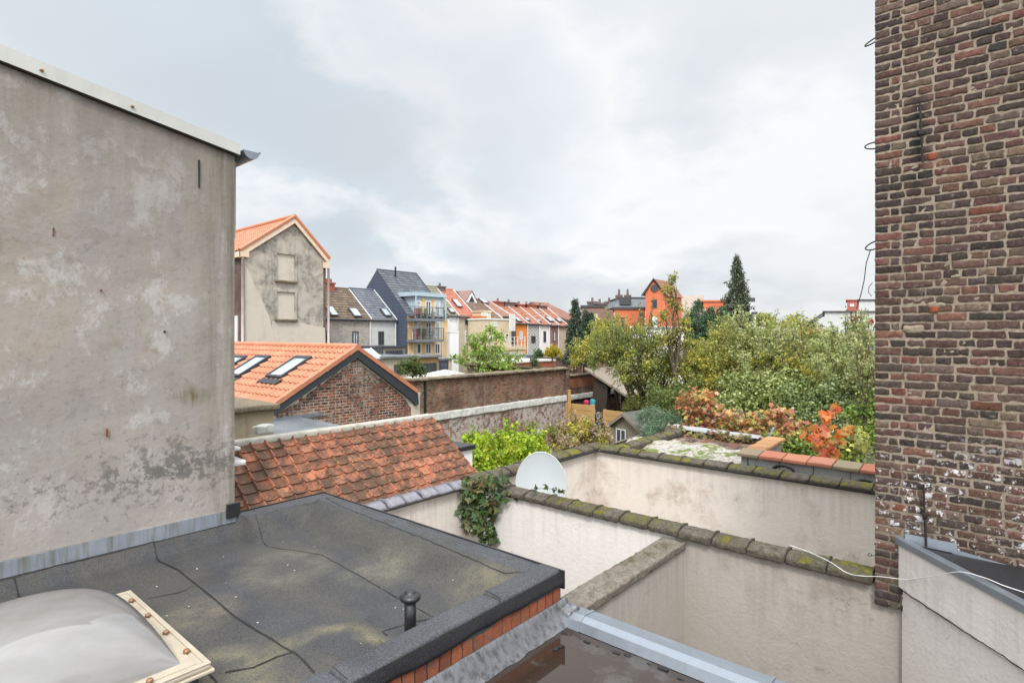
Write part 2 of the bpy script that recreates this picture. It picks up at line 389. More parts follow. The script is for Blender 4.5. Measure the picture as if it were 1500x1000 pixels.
M['brick_gable'] = m_brick('gable_brick', 'x', [(.035, .026, .026), (.07, .032, .028), (.22, .06, .035), (.09, .04, .032), (.38, .11, .05), (.05, .032, .03)], (.5, .42, .34), h=.085, w=.24, ms=.013, dark=.3)
M['brick_soldier'] = m_brick('header_brick_course', 'x', [(.22, .06, .03), (.36, .11, .05), (.28, .08, .04)], (.12, .1, .085), w=.1, h=.4, ms=.006, dark=.4)
M['brick_far'] = m_brick('far_brick', 'x', [(.1, .06, .055), (.17, .08, .07), (.13, .07, .06)], (.25, .2, .17), dark=.3)
M['brick_far_y'] = m_brick('far_brick_side', 'y', [(.1, .06, .055), (.17, .08, .07), (.13, .07, .06)], (.25, .2, .17), dark=.3)
M['brick_beige'] = m_brick('beige_brick', 'x', [(.48, .43, .37), (.60, .54, .47), (.36, .32, .28)], (.62, .58, .52), dark=.05, h=.09)
M['plaster_white'] = m_plaster('cream_plaster', (.84, .80, .755), (.60, .53, .46), .3, streak=.08, drip=-2.35)
M['plaster_stain'] = m_plaster('stained_plaster', (.78, .71, .64), (.44, .34, .26), .85, streak=.15, drip=-2.35)
M['plaster_grey'] = m_plaster('grey_beige_plaster', (.43, .39, .35), (.29, .24, .2), .7, streak=.15, drip=-2.4)
M['plaster_side'] = m_plaster('side_plaster', (.74, .69, .64), (.48, .43, .38), .6, streak=.15, drip=-1.95)
M['plaster_h'] = m_plaster('aged_gable_render', (.46, .41, .35), (.13, .12, .105), 1., grey=(.29, .265, .235), sc=.9, streak=.65)
M['plaster_pale'] = m_plaster('pale_patch_render', (.55, .49, .42), (.36, .31, .26), .6, sc=.5)
M['plaster_ochre'] = m_plaster('ochre_render', (.42, .36, .24), (.16, .13, .09), .8, streak=.5)
M['zinc'] = m_metal('zinc', (.25, .28, .32), .38, .25)
M['zinc_stain'] = m_metal('stained_zinc', (.32, .35, .40), .45, .85, (13, 13, .5), (.17, .165, .10))
M['lead'] = m_metal('lead', (.23, .235, .25), .4, .95, (16, 16, 1.2), (.07, .07, .075))
M['whitetrim'] = m_paint('white_verge', (.52, .52, .49), .5, .1, 2, streak=.15)
M['white'] = m_paint('white_paint', (.78, .78, .77), .6, .06, 1, streak=.15)
M['dirtywhite'] = m_paint('dirty_white', (.6, .6, .56), .8, .3, 9, streak=.4)
M['copper'] = m_paint('copper_cap', (.33, .19, .11), .45, .2, 20, metal=.5)
M['rust'] = m_paint('rusty_iron', (.2, .07, .03), .8, .4, 30)
M['iron'] = m_paint('black_iron', (.025, .022, .02), .6, .3, 20)
M['blackplastic'] = m_paint('black_plastic', (.022, .022, .024), .38, .2, 9, spec=.5)
M['frame_acryl'] = m_paint('acrylic_flange', (.46, .40, .31), .2, .15, 5, spec=.7)
M['dome'] = mat_dome()
M['dish'] = m_paint('dish_enamel', (.52, .56, .57), .4, .06, 2)
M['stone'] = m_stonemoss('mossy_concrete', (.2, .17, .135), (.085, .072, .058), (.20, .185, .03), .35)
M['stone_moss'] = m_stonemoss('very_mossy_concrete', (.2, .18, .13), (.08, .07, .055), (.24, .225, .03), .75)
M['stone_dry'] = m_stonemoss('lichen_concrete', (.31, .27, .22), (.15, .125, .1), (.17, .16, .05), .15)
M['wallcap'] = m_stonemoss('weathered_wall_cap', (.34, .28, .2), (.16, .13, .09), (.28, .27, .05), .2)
M['glaze'] = m_paint('glazed_grey_tile', (.19, .185, .215), .25, .25, 12, spec=.7)
M['tile_old'] = m_tile('old_red_tile', lich=1.5)
M['tile_new'] = m_tile('new_orange_tile', rough=.5, spec=.4)
M['tile_far'] = m_tile('far_tile')
M['fascia'] = m_paint('anthracite_fascia', (.04, .045, .052), .5, .1)
M['glass'] = mat_glass('window_glass', (.035, .045, .055))
M['glass_pale'] = mat_glass('pale_glass', (.35, .4, .42), .25)
M['glass_sky'] = mat_glass('skylight_glass', (.30, .34, .37), .2)
M['frame_white'] = m_paint('white_frame', (.7, .7, .69), .5, .05)
M['frame_dark'] = m_paint('dark_frame', (.07, .07, .075), .5, .1)
M['wood'] = m_wood('larch_wood', (.42, .25, .11), (1.5, 1.5, 12), .3)
M['wood_fence'] = m_wood('treated_pine', (.55, .34, .14), (1.5, 1.5, 14), .25)
M['wood_grey'] = m_wood('grey_wood', (.3, .25, .2), (9, 9, 1), .4)
M['wood_shed'] = m_wood('shed_boards', (.27, .235, .18), (14, 14, .8), .3)
M['bark'] = m_wood('bark', (.16, .12, .085), (20, 20, 4), .5)
M['bark_grey'] = m_wood('grey_bark', (.26, .22, .17), (20, 20, 4), .4)
M['leaf'] = m_leaf('leaf', .42); M['leaf_gloss'] = m_leaf('glossy_leaf', .2, .3); M['needle'] = m_leaf('needle', .1, .7)
M['roof_grey'] = mat_bitumen('flat_roof_grey', (.13, .14, .15), False)
M['roof_pale'] = m_paint('pale_sheet', (.62, .6, .56), .7, .2, 2)
M['cable_white'] = m_paint('white_cable', (.75, .75, .73), .5, .03)
M['cable_blue'] = m_paint('dark_cable', (.03, .04, .08), .5, .03)
M['block'] = m_brick('concrete_block', 'y', [(.36, .36, .35), (.44, .44, .43)], (.28, .27, .26), w=.5, h=.22, ms=.012, dark=.1)
def P_(n, c, **k):
    if n not in M: M[n] = m_paint(n, c, **k)
    return M[n]

# ---------------------------------------------------------------- tiled roofs
def jit(c, a):
    k = 1+random.uniform(-a, a); return tuple(max(.005, x*k*(1+random.uniform(-a*.3, a*.3))) for x in c)
def pan(s, amp):
    return -.12*amp*math.sin(math.pi*s/.72) if s < .72 else amp*math.sin(math.pi*(s-.72)/.28)
def tile_roof(mb, O, A, U, W, L, tw, th, amp, cols, ns=8, lift=.03, ja=.15, jp=0., clip=None, pans=False):
    O = Vector(O); A = Vector(A).normalized(); U = Vector(U).normalized(); Nn = A.cross(U).normalized()
    if Nn.z < 0: Nn = -Nn
    nx = max(1, round(W/tw)); ny = max(1, round(L/th)); tw = W/nx; th = L/ny
    for j in range(ny):
        for i in range(nx):
            pk = random.choice(pans) if pans else 1.
            if clip and not clip((i+.5)*tw, (j+.5)*th): continue
            c = jit(random.choice(cols), ja); dj = random.uniform(-jp, jp); dz = random.uniform(0, jp*.6)
            vs = []
            for k in range(ns+1):
                s = k/ns; hh = pan(s, amp)
                a = O+A*((i+s)*tw)
                v0 = j*th+dj*.5
                vs.append(a+U*v0+Nn*(hh+lift+dz-.5*lift-.018))        # lip bottom
                vs.append(a+U*v0+Nn*(hh+lift+dz))
                vs.append(a+U*((j+1)*th+th*.1)+Nn*(hh))
            fs = []
            for k in range(ns):
                b = k*3
                fs.append((b, b+3, b+4, b+1)); fs.append((b+1, b+4, b+5, b+2))
            e = ns*3; fs.append((0, 1, 2)); fs.append((e+1, e, e+2))
            if pans:
                b0 = len(mb.c); mb.add(vs, fs, c)
                for k in range(ns):
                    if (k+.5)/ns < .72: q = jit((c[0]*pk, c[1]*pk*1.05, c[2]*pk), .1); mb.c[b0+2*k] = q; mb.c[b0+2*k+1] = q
            else: mb.add(vs, fs, c)
    return mb
def slab(mb, O, A, U, W, L, t=.05):
    O = Vector(O); A = Vector(A).normalized(); U = Vector(U).normalized(); Nn = A.cross(U).normalized()
    if Nn.z < 0: Nn = -Nn
    O = O-Nn*t
    mb.prism([O, O+A*W, O+A*W+U*L, O+U*L], Nn*(t*.7))

# ---------------------------------------------------------------- foliage
SH = {'rhomb': [(0, 0), (.32, .45), (0, 1), (-.32, .45)],
      'oval': [(0, 0), (.3, .3), (.3, .65), (0, 1), (-.3, .65), (-.3, .3)],
      'needle': [(0, 0), (.13, .4), (0, 1), (-.13, .4)],
      'vine': [(0, .05), (.3, -.08), (.5, .2), (.38, .36), (.56, .62), (.24, .62), (0, 1), (-.24, .62), (-.56, .62), (-.38, .36), (-.5, .2), (-.3, -.08)],
      'ivy': [(0, 0), (.3, -.05), (.5, .3), (.22, .5), (0, 1), (-.22, .5), (-.5, .3), (-.3, -.05)]}
def leaf_cloud(name, clusters, size, pal, parent=None, mat='leaf', shape='rhomb', up=.45, droop=.25, face=None, flat=1., dirv=None, cjit=.22, hom=.45):
    """clusters: (center, radius, count[, palette])"""
    sh = np.array(SH[shape]); k = len(sh); C = []; R = []; CI = []; 
    for q in clusters:
        c, r, n = q[0], q[1], int(q[2]); pl = q[3] if len(q) > 3 else pal
        g = rng.normal(size=(n, 3)); g = g/np.linalg.norm(g, axis=1, keepdims=True)*(rng.random((n, 1))**.45)
        rr = np.array(r if hasattr(r, '__len__') else (r, r, r*flat))
        C.append(np.array(c)+g*rr)
        pa = np.array(pl); ci = pa[rng.integers(0, len(pa), n)]; ci = ci*(1-hom)+pa[rng.integers(0, len(pa))]*hom
        b = rng.uniform(1-cjit*.8, 1+cjit*.8)
        col = ci*(b*rng.uniform(1-cjit, 1+cjit, (n, 1))); CI.append(col)
        R.append(g)
    C = np.vstack(C); CI = np.vstack(CI); G = np.vstack(R); n = len(C)
    nn = rng.normal(size=(n, 3))*.75; nn[:, 2] += up; nn += G*.5
    if face is not None: nn += np.array(face)
    nn /= np.linalg.norm(nn, axis=1, keepdims=True)
    d = rng.normal(size=(n, 3)); d[:, 2] -= droop
    if dirv is not None: d += np.array(dirv)
    d -= nn*np.sum(d*nn, axis=1, keepdims=True); d /= np.linalg.norm(d, axis=1, keepdims=True)
    b = np.cross(nn, d); s = size*rng.uniform(.6, 1.3, (n, 1))
    V = np.zeros((n, k, 3))
    for i, (x, y) in enumerate(sh):
        V[:, i] = C+b*x*s+d*y*s+nn*(abs(x)*.35-(y-.4)**2*.3)*s
    me = bpy.data.meshes.new(name); base = OFF[parent.name] if parent is not None else Vector((C[:, 0].mean(), C[:, 1].mean(), C[:, 2].min()))
    V = V.reshape(-1, 3)-np.array(base)
    me.vertices.add(n*k); me.vertices.foreach_set('co', V.ravel().astype(np.float32))
    me.loops.add(n*k); me.loops.foreach_set('vertex_index', np.arange(n*k, dtype=np.int32))
    me.polygons.add(n); me.polygons.foreach_set('loop_start', np.arange(0, n*k, k, dtype=np.int32))
    me.polygons.foreach_set('loop_total', np.full(n, k, dtype=np.int32))
    at = me.attributes.new('Col', 'FLOAT_COLOR', 'FACE'); a4 = np.ones((n, 4), dtype=np.float32); a4[:, :3] = CI; at.data.foreach_set('color', a4.ravel())
    me.materials.append(M[mat]); me.update(); me.validate()
    o = bpy.data.objects.new(name, me); COL.objects.link(o)
    if parent is not None: o.parent = parent
    else: o.location = base
    OFF[o.name] = Vector(base)
    return o
def curve(a, b, sag=.1, n=5, wob=.06):
    a = Vector(a); b = Vector(b); L = (b-a).length; out = []
    w = Vector((random.uniform(-1, 1), random.uniform(-1, 1), random.uniform(0, .6)))*L*sag
    for i in range(n+1):
        t = i/n; out.append(a.lerp(b, t)+w*math.sin(math.pi*t)+Vector((random.uniform(-1, 1), random.uniform(-1, 1), random.uniform(-1, 1)))*wob*L*.3*math.sin(math.pi*t))
    return out
def tree(name, label, cat, base, blobs, ncl, nleaf, lsize, pal, trunk_r=.1, crad=.28, mat='leaf', shape='rhomb', group=None, bark='bark', shoots=0, pal2=None, shell=.75, twr=1., **kw):
    """blobs: (center, radius) ellipsoids in world space"""
    base = Vector(base); t = thing(name, base, label, cat, group)
    blobs = [(Vector(c), r) for c, r in blobs]
    cen = sum((c for c, r in blobs), Vector())/len(blobs)
    fork = base.lerp(Vector((cen.x, cen.y, cen.z)), .45); fork.z = base.z+(min(c.z-r*.5 for c, r in blobs)-base.z)*.75
    mb = MB(); mb.tube(curve(base, fork, .05), [trunk_r*(1-.06*i) for i in range(6)], 8)
    cl = []; limbs = []
    tot = sum(r**2 for c, r in blobs)
    for c, r in blobs:
        L = curve(fork, c, .12); mb.tube(L, [trunk_r*.6*(1-i*.15) for i in range(6)], 6); limbs.append(L)
        nc = max(3, int(ncl*r*r/tot))
        for i in range(nc):
            g = Vector(rng.normal(size=3)).normalized(); rad = r*(1-shell*rng.random()**1.6)
            if g.z < -.5: g.z *= -.5
            p = c+g*rad
            if i % 3 == 0 or nc < 30:
                src = random.choice(L[2:]); mb.tube(curve(src, p, .15, 3), [trunk_r*.16*twr, trunk_r*.12*twr, trunk_r*.08*twr, .004], 4, cap=False)
            pl = pal2 if (pal2 and rng.random() < .3) else pal
            cl.append((p, crad*rng.uniform(.6, 1.3), nleaf, pl))
    for i in range(shoots):
        c, r = random.choice(blobs); g = Vector(rng.normal(size=3)); g.z = abs(g.z)+1.; g.normalize()
        a = c+g*r*.7; b = c+g*r*random.uniform(1.05, 1.45)+Vector((0, 0, r*.15)); L = curve(a, b, .08, 4); mb.tube(L, [.012, .01, .008, .006, .003], 4, cap=False)
        for p in L[1:]: cl.append((p, crad*.35, nleaf*.16))
    obj('trunk', mb, M[bark], t, smooth=True)
    leaf_cloud('crown', cl, lsize, pal, t, mat, shape, **kw)
    return t
# ================================================================ THE SETTING
g = MB()
for (a, b, c, d) in ((-900, 1600, -900, 1600),): g.face([(a, c, GZ), (b, c, GZ), (b, d, GZ), (a, d, GZ)])
struct('ground', g, m_paint('garden_soil', (.11, .10, .06), .95, .4, .3))

# ================================================================ RENDERED BUILDING ON THE LEFT
WY = 6.2
A = thing('rendered_building', (0, WY, GZ), 'tall grey weathered rendered blank wall rising at the edge of the bitumen roof', 'building')
zl = lambda x: 1.90+(2.70-x)*.163
mb = MB(); nx, nz = 60, 60
mb.prism([(-5, WY+.02, GZ), (2.70, WY+.02, GZ), (2.70, WY+.02, zl(2.7)), (-5, WY+.02, zl(-5))], (0, 6, 0))
# uneven plaster face
vs = []; fs = []
for i in range(nx+1):
    x = -5+7.7*i/nx
    for j in range(nz+1):
        z = -2.2+(zl(x)+2.2)*j/nz
        e = min(1, (2.7-x)*6)
        vs.append((x, WY+noise.noise(Vector((x*1.2, 3, z*1.2)))*.022*e+noise.noise(Vector((x*5, 9, z*5)))*.006*e, z))
for i in range(nx):
    for j in range(nz):
        a = i*(nz+1)+j; fs.append((a, a+nz+1, a+nz+2, a+1))
mb.add(vs, fs); mb.prism([(2.7, WY, -2.2), (2.7, WY+.02, -2.2), (2.7, WY+.02, zl(2.7)), (2.7, WY, zl(2.7))], (.004, 0, 0))
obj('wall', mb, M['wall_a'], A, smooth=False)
mb = MB(); mb.prism([(-5, WY-.055, zl(-5)+.0), (2.74, WY-.055, zl(2.74)+.01), (2.74, WY-.055, zl(2.74)+.125), (-5, WY-.055, zl(-5)+.18)], (0, .05, 0))
mb.prism([(-5, WY-.03, zl(-5)+.15), (2.74, WY-.03, zl(2.74)+.10), (2.74, WY-.03, zl(2.74)+.135), (-5, WY-.03, zl(-5)+.19)], (0, 6.3, 0))
vb = obj('verge_board', mb, M['whitetrim'], A)
mb = MB(); mb.prism([(-5, WY-.045, zl(-5)-.006), (2.72, WY-.045, zl(2.72)-.004), (2.72, WY-.045, zl(2.72)+.004), (-5, WY-.045, zl(-5)+.004)], (0, .04, 0)); obj('shadow_gap', mb, M['iron'], A)  # thin black strip modelled as the shadow line under the verge
for px, py in ((61, 103), (194, 156)):
    p = atY(px, py, WY-.06); mb = MB(); mb.rbox((p.x-.014, p.y-.014, p.z-.011), (p.x+.014, p.y+.01, p.z+.011), .008, (1, 1, 1)); obj('screw', mb, M['copper'], vb, smooth=True)
# gutter seen end-on
gx, gz = 2.86, 1.97; mb = MB(); pr = [(gx+.085*math.cos(a), WY-.06, gz+.085*math.sin(a)) for a in [math.pi+math.pi*i/12 for i in range(13)]]
mb.prism(pr, (0, .012, 0)); k = [Vector(p) for p in pr]
for i in range(12):
    mb.face([k[i], k[i+1], k[i+1]+Vector((0, 5.5, 0)), k[i]+Vector((0, 5.5, 0))])
mb.tube([k[-1]+Vector((.004, 0, 0)), k[-1]+Vector((.004, 5.5, 0))], .012, 6)
obj('gutter', mb, M['zinc'], A, smooth=False)
mb = MB(); mb.tube([(2.79, WY+.25, 1.95), (2.79, WY+.25, 1.1), (2.745, WY+.25, .9), (2.745, WY+.25, -2.2)], .035, 10); obj('downpipe', mb, M['whitetrim'], A, smooth=True)
mb = MB(); mb.rbox((2.70, WY+.06, -1.42), (2.86, WY+.34, -1.36), .02, (1, 1, 1)); mb.rbox((2.70, WY+.06, -1.25), (2.80, WY+.34, -1.21), .015, (1, 1, 1)); obj('stone_ledge', mb, M['dirtywhite'], A)
# nails, rust marks and the slot in the plaster
for (px, py, h, mt) in ((78, 340, .07, 'rust'), (156, 633, .07, 'rust'), (148, 425, .02, 'rust'), (291, 255, .28, 'iron'), (241, 486, .02, 'iron')):
    p = atY(px, py, WY); mb = MB(); wq = .0045 if mt == 'rust' else .007; mb.rbox((p.x-wq, WY-.02, p.z-h/2), (p.x+wq, WY+.01, p.z+h/2), .004, (1, 1, 2), .004, 20); obj('iron_nail' if mt == 'rust' else 'wall_slot', mb, M[mt], A)
# zinc flashing along its foot, in lengths
xs = [-3, -1.9, -.9, .1, 1.17, 1.98, 2.72]
for i in range(len(xs)-1):
    mb = MB(); o = .006*(i % 2)
    mb.prism([(xs[i]-.03, WY-.03-o, -1.975), (xs[i+1], WY-.03-o, -1.975), (xs[i+1], WY-.022-o, -1.845), (xs[i]-.03, WY-.022-o, -1.84)], (0, .02, 0))
    obj('flashing', mb, M['zinc_stain'], A)
mb = MB(); mb.rbox((2.60, WY-.06, -1.92), (2.74, WY-.035, -1.77), .006, (1, 1, 1)); obj('felt_patch', mb, M['blackplastic'], A)

# ================================================================ BITUMEN FLAT ROOF EXTENSION
X1, Y0, Y1 = 3.75, 2.70, 6.18
B = thing('flat_roof_extension', (1, 4.4, GZ), 'near extension with black bitumen flat roof and raised felt parapets over a brick band', 'extension')
mb = MB(); mb.box(-3, X1-.03, Y0+.03, Y1, GZ, -2.2); obj('wall', mb, M['brick_old_x'], B)
def roofz(x, y):
    z = -2.085
    n = noise.noise(Vector((x*1.1, y*1.1, 0)))*.012+noise.noise(Vector((x*4, y*4, 2)))*.0025
    def up(d, w, h): return 0 if d > w else h*(.5+.5*math.cos(math.pi*d/w))
    wr = .02*noise.noise(Vector((x*1.5, y*1.5, 5)))
    a = up(max(0, X1-.20-x), .50+wr*3, .185)
    b = up(max(0, Y1-.22-y), .34+wr*3, .185) if x > 2.72 else up(max(0, Y1-y), .2, .10)
    if 2.6 < x <= 2.72: pass
    z += max(a, b)+n*(1 if max(a, b) < .1 else .35)
    if max(a, b) > .02: z += noise.noise(Vector((x*9, y*9, 7)))*.009+noise.noise(Vector((x*3, y*14, 3)))*.006
    z += .03*math.exp(-(((x-2.02)**2+(y-3.3)**2)/.09))
    return z
mb = MB(); NX, NY = 170, 100; vs = []; fs = []
for i in range(NX+1):
    x = -3+(X1-.02+3)*(i/NX)**.8
    for j in range(NY+1):
        y = Y0+.18+(Y1-.02-Y0-.18)*j/NY; vs.append((x, y, roofz(x, y)))
for i in range(NX):
    for j in range(NY):
        a = i*(NY+1)+j; fs.append((a, a+NY+1, a+NY+2, a+1))
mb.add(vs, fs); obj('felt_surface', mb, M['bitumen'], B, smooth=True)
def wrk(p): return Vector((p.x, p.y+.008*noise.noise(Vector((p.x*3, p.z*4, 1))), p.z+.008*noise.noise(Vector((p.x*2.2, p.y*4, 4)))))
xs = [-3, -.2, 1.78, 3.05, 3.765]; 
for i in range(4):
    mb = MB(); mb.rbox((xs[i]+.004, Y0+.005, -2.06), (xs[i+1], Y0+.215, -1.885+.004*(i % 2)), .035, (26, 4, 2), 0, fn=wrk); obj('parapet_felt', mb, M['bitumen_edge'], B, smooth=True)
# flap hanging over the outer face, wavy lower edge
mb = MB(); vs = []; fs = []
n = 120
for i in range(n+1):
    x = -3+(X1+.022+3)*i/n; low = -2.005+.018*noise.noise(Vector((x*1.9, 0, 3)))+.012*noise.noise(Vector((x*6, 0, 3)))
    bul = .012*noise.noise(Vector((x*3, 2, 3)))
    for z, dy in ((-1.90, -.002), (-1.945, -.014+bul*.5), (low+.03, -.016+bul), (low, -.018+bul), (low, .02)):
        vs.append((x, Y0+dy, z))
for i in range(n):
    for j in range(4): a = i*5+j; fs.append((a, a+1, a+6, a+5))
mb.add(vs, fs); obj('felt_flap', mb, M['bitumen_flap'], B, smooth=True)
mb = MB(); mb.rbox((X1-.20, Y0+.16, -1.99), (X1+.012, Y1+.01, -1.897), .02, (2, 40, 2), .004, 4); mb.rbox((2.73, Y1-.2, -1.99), (X1+.012, Y1+.02, -1.893), .02, (12, 2, 2), .004, 4)
obj('felt_edge', mb, M['bitumen_edge'], B, smooth=True)
mb = MB(); mb.box(X1+.012, X1+.03, Y0-.02, Y1+.03, -2.04, -1.895); mb.box(2.74, X1+.03, Y1+.022, Y1+.036, -2.04, -1.888); obj('edge_strip', mb, M['blackplastic'], B)
mb = MB(); mb.box(-3, X1+.002, Y0+.004, Y0+.05, -2.2, -2.0); obj('brick_band', mb, M['brick_soldier'], B)
# seams of the felt
def strip(mb, pts, w, zf, th=.006):
    P = []
    for a, b in zip(pts[:-1], pts[1:]):
        n = max(2, int((b-a).length/.05))
        for i in range(n): P.append(a.lerp(b, i/n))
    P.append(pts[-1])
    prev = None
    for i, p in enumerate(P):
        d = (P[min(i+1, len(P)-1)]-P[max(i-1, 0)]).normalized(); s = Vector((-d.y, d.x, 0)); ww = w*(1+.9*noise.noise(p*9)); p = p+s*.006*noise.noise(p*5)
        q = [p-s*ww, p+s*ww]
        q = [Vector((v.x, v.y, zf(v.x, v.y)+th)) for v in q]
        if prev: mb.face([prev[0], prev[1], q[1], q[0]])
        prev = q
for pl, w in (([(372, 741), (375, 757), (392, 773), (470, 812), (530, 845), (590, 880), (636, 905)], .006), ([(224, 793), (232, 812), (262, 835), (290, 858), (345, 903), (392, 933), (430, 955), (460, 985)], .011),
           ([(285, 858), (262, 868), (215, 877)], .007), ([(22, 845), (30, 865), (46, 892)], .012), ([(330, 985), (370, 978), (405, 962), (430, 955)], .011), ([(300, 980), (318, 1000)], .008),
           ([(575, 935), (560, 925), (600, 912), (640, 905)], .009), ([(474, 727), (500, 742), (560, 765), (640, 797), (740, 840), (775, 838)], .006), ([(345, 752), (400, 745), (460, 737), (474, 727)], .005)):
    pts = []
    for px, py in pl:
        z = -2.08
        for _ in range(6): q = atZ(px, py, z); z = roofz(q.x, q.y)
        pts.append(q)
    mb = MB(); strip(mb, pts, w*.55, roofz); obj('felt_seam', mb, M['seam'], B)
for x in (1.79, 3.055): mb = MB(); strip(mb, [Vector((x, Y0+.02, 0)), Vector((x+.02, Y0+.2, 0))], .003, lambda x, y: -1.881, .002); obj('felt_seam', mb, M['seam'], B)
# lead flashing skirt between bricks and the wet roof, dressed in lengths
x = -3; xs = []
while x < X1-.05: xs.append(x); x += random.uniform(.16, .3)
xs.append(X1+.03)
mb = MB(); vs = []; fs = []; n = 220
for i in range(n+1):
    x = -3+(X1+.07+3)*i/n; w = .008*noise.noise(Vector((x*7, 1, 1)))+.006*noise.noise(Vector((x*19, 1, 1)))
    prof = [(Y0-.001, -2.125), (Y0-.012+w*.3, -2.127), (Y0-.035+w, -2.17), (Y0-.075+w, -2.225), (Y0-.115+w*1.5, -2.262), (Y0-.125+w*1.5, -2.27)]
    for y, z in prof: vs.append((x, y, z+w*.3))
k = 6
for i in range(n):
    for j in range(k-1): a = i*k+j; fs.append((a, a+1, a+k+1, a+k))
mb.add(vs, fs); obj('lead_flashing', mb, M['lead'], B, smooth=True)
mb = MB(); mb.rbox((X1-.06, Y0-.13, -2.25), (X1+.10, Y0+.03, -2.17), .02, (4, 4, 3), .012, 9); obj('lead_corner', mb, M['lead'], B, smooth=True)

# ---- skylight dome
K = thing('skylight', (.7, 4.2, -2.04), 'domed acrylic skylight with pale flange and copper screw caps on bitumen roof', 'skylight')
x0, x1, y0, y1 = -.05, 1.39, 3.49, 4.93
mb = MB(); mb.box(x0+.05, x1-.05, y0+.05, y1-.05, -2.1, -1.955); obj('kerb', mb, M['bitumen_edge'], K)
mb = MB(); mb.rbox((x0-.015, y0-.015, -1.955), (x1+.015, y1+.015, -1.935), .006, (2, 2, 1)); mb.rbox((x0, y0, -1.935), (x1, y1, -1.905), .012, (2, 2, 1))
for a in ((x0, x1, y0, y0+.03), (x0, x1, y1-.03, y1), (x0, x0+.03, y0+.03, y1-.03), (x1-.03, x1, y0+.03, y1-.03)): mb.rbox((a[0], a[2], -1.908), (a[1], a[3], -1.895), .004, (1, 1, 1))
fr = obj('flange', mb, M['frame_acryl'], K, smooth=False)
mb = MB(); n = 40; vs = []; fs = []; ins = .12
for i in range(n+1):
    for j in range(n+1):
        u = -1+2*i/n; v = -1+2*j/n; u = math.sin(u*math.pi/2); v = math.sin(v*math.pi/2)
        z = .36*math.sqrt(max(0, (1-abs(u)**2.2)*(1-abs(v)**2.2)))
        vs.append(((x0+x1)/2+u*((x1-x0)/2-ins), (y0+y1)/2+v*((y1-y0)/2-ins), -1.903+z))
for i in range(n):
    for j in range(n): a = i*(n+1)+j; fs.append((a, a+n+1, a+n+2, a+1))
mb.add(vs, fs); obj('dome', mb, M['dome'], K, smooth=True)
mb = MB(); mb.rbox((x0+.06, y0+.06, -1.906), (x1-.06, y1-.06, -1.899), .003, (1, 1, 1)); obj('dome_rim', mb, M['frame_acryl'], K)
for (x, y) in [(x1-.055, y0+.22+i*.335) for i in range(4)]+[(x1-.3-i*.35, y0+.055) for i in range(3)]:
    mb = MB(); mb.lathe(x, y, [(.01, -1.9), (.018, -1.897), (.018, -1.884), (.014, -1.879), (.006, -1.877)], 14); obj('screw_cap', mb, M['copper'], K, smooth=True)

# ---- vent pipe
p = atZ(601, 925, -2.04); V = thing('vent_pipe', p, 'black roof vent pipe with round stepped cap near the felt parapet', 'vent')
mb = MB(); mb.lathe(p.x, p.y, [(.04, -2.1), (.04, -1.80)], 24); obj('pipe', mb, M['blackplastic'], V, smooth=True)
mb = MB(); mb.lathe(p.x, p.y, [(.045, -1.812), (.068, -1.816), (.073, -1.80), (.070, -1.79), (.05, -1.776), (.036, -1.773), (.034, -1.764), (.02, -1.756), (.002, -1.754)], 28); obj('cap', mb, M['blackplastic'], V, smooth=True)
mb = MB(); mb.rbox((p.x-.17, p.y-.13, -2.09), (p.x+.15, p.y+.13, -2.064), .01, (6, 6, 1), .01, 7); obj('base_felt', mb, M['bitumen'], V, smooth=True)
for q in ((.02, .1), (-.08, .02)): pass

# ---- dry twig
mb = MB(); Z = -2.03
def twig(pts, r): mb.tube([atZ(a, b, Z+dz) for a, b, dz in pts], r, 5)
twig([(585, 803, 0), (600, 803, .01), (620, 806, .03), (640, 801, .04)], .003); twig([(596, 803, .01), (600, 812, 0), (608, 817, 0)], .0025); twig([(619, 806, .03), (622, 796, .05), (628, 788, .05)], .002)
twig([(615, 806, .02), (622, 811, .02), (625, 814, .02)], .002); twig([(603, 804, .01), (597, 797, .03)], .0015); twig([(588, 797, .02), (610, 801, .03), (632, 797, .04)], .0015)
single('dry_twig', mb, M['wood'], 'dry pale brown twig lying on the bitumen roof', 'twig')
mb = MB()
for i in range(22):
    x, y = random.uniform(1, 3.3), random.uniform(3.1, 5.9); z = roofz(x, y); r = random.uniform(.002, .005)
    mb.rbox((x-r*1.5, y-r, z), (x+r*1.5, y+r, z+r), r*.5, (1, 1, 1))
tag(mb.build('grit', M['dirtywhite']), kind='stuff')

# ================================================================ WET FLAT ROOF, RIGHT OF THE PARAPET
W = thing('wet_roof_extension', (2, 0, GZ), 'low extension with wet brown puddled flat roof edged in folded zinc', 'extension')
mb = MB(); mb.box(-3, 3.72, -5, Y0+.02, GZ, -2.32); obj('wall', mb, M['plaster_grey'], W)
mb = MB(); vs = []; fs = []; n = 60
for i in range(n+1):
    for j in range(n+1):
        x = -3+6.74*i/n; y = -5+(Y0+5)*j/n; vs.append((x, y, -2.272))
for i in range(n):
    for j in range(n): a = i*(n+1)+j; fs.append((a, a+n+1, a+n+2, a+1))
mb.add(vs, fs); obj('wet_surface', mb, M['wet'], W, smooth=True)
ys = [2.66, 2.48, 1.12, -.6, -2.4, -4.2]
for i in range(5):
    mb = MB(); o = .004*(i % 2)
    mb.prism([(3.66, ys[i], -2.272+o), (3.69, ys[i], -2.21+o), (3.745, ys[i], -2.185+o), (3.885, ys[i], -2.20+o), (3.895, ys[i], -2.30), (3.70, ys[i], -2.30)], (0, ys[i+1]-ys[i]-.006, 0))
    obj('zinc_edge', mb, M['zinc'], W)
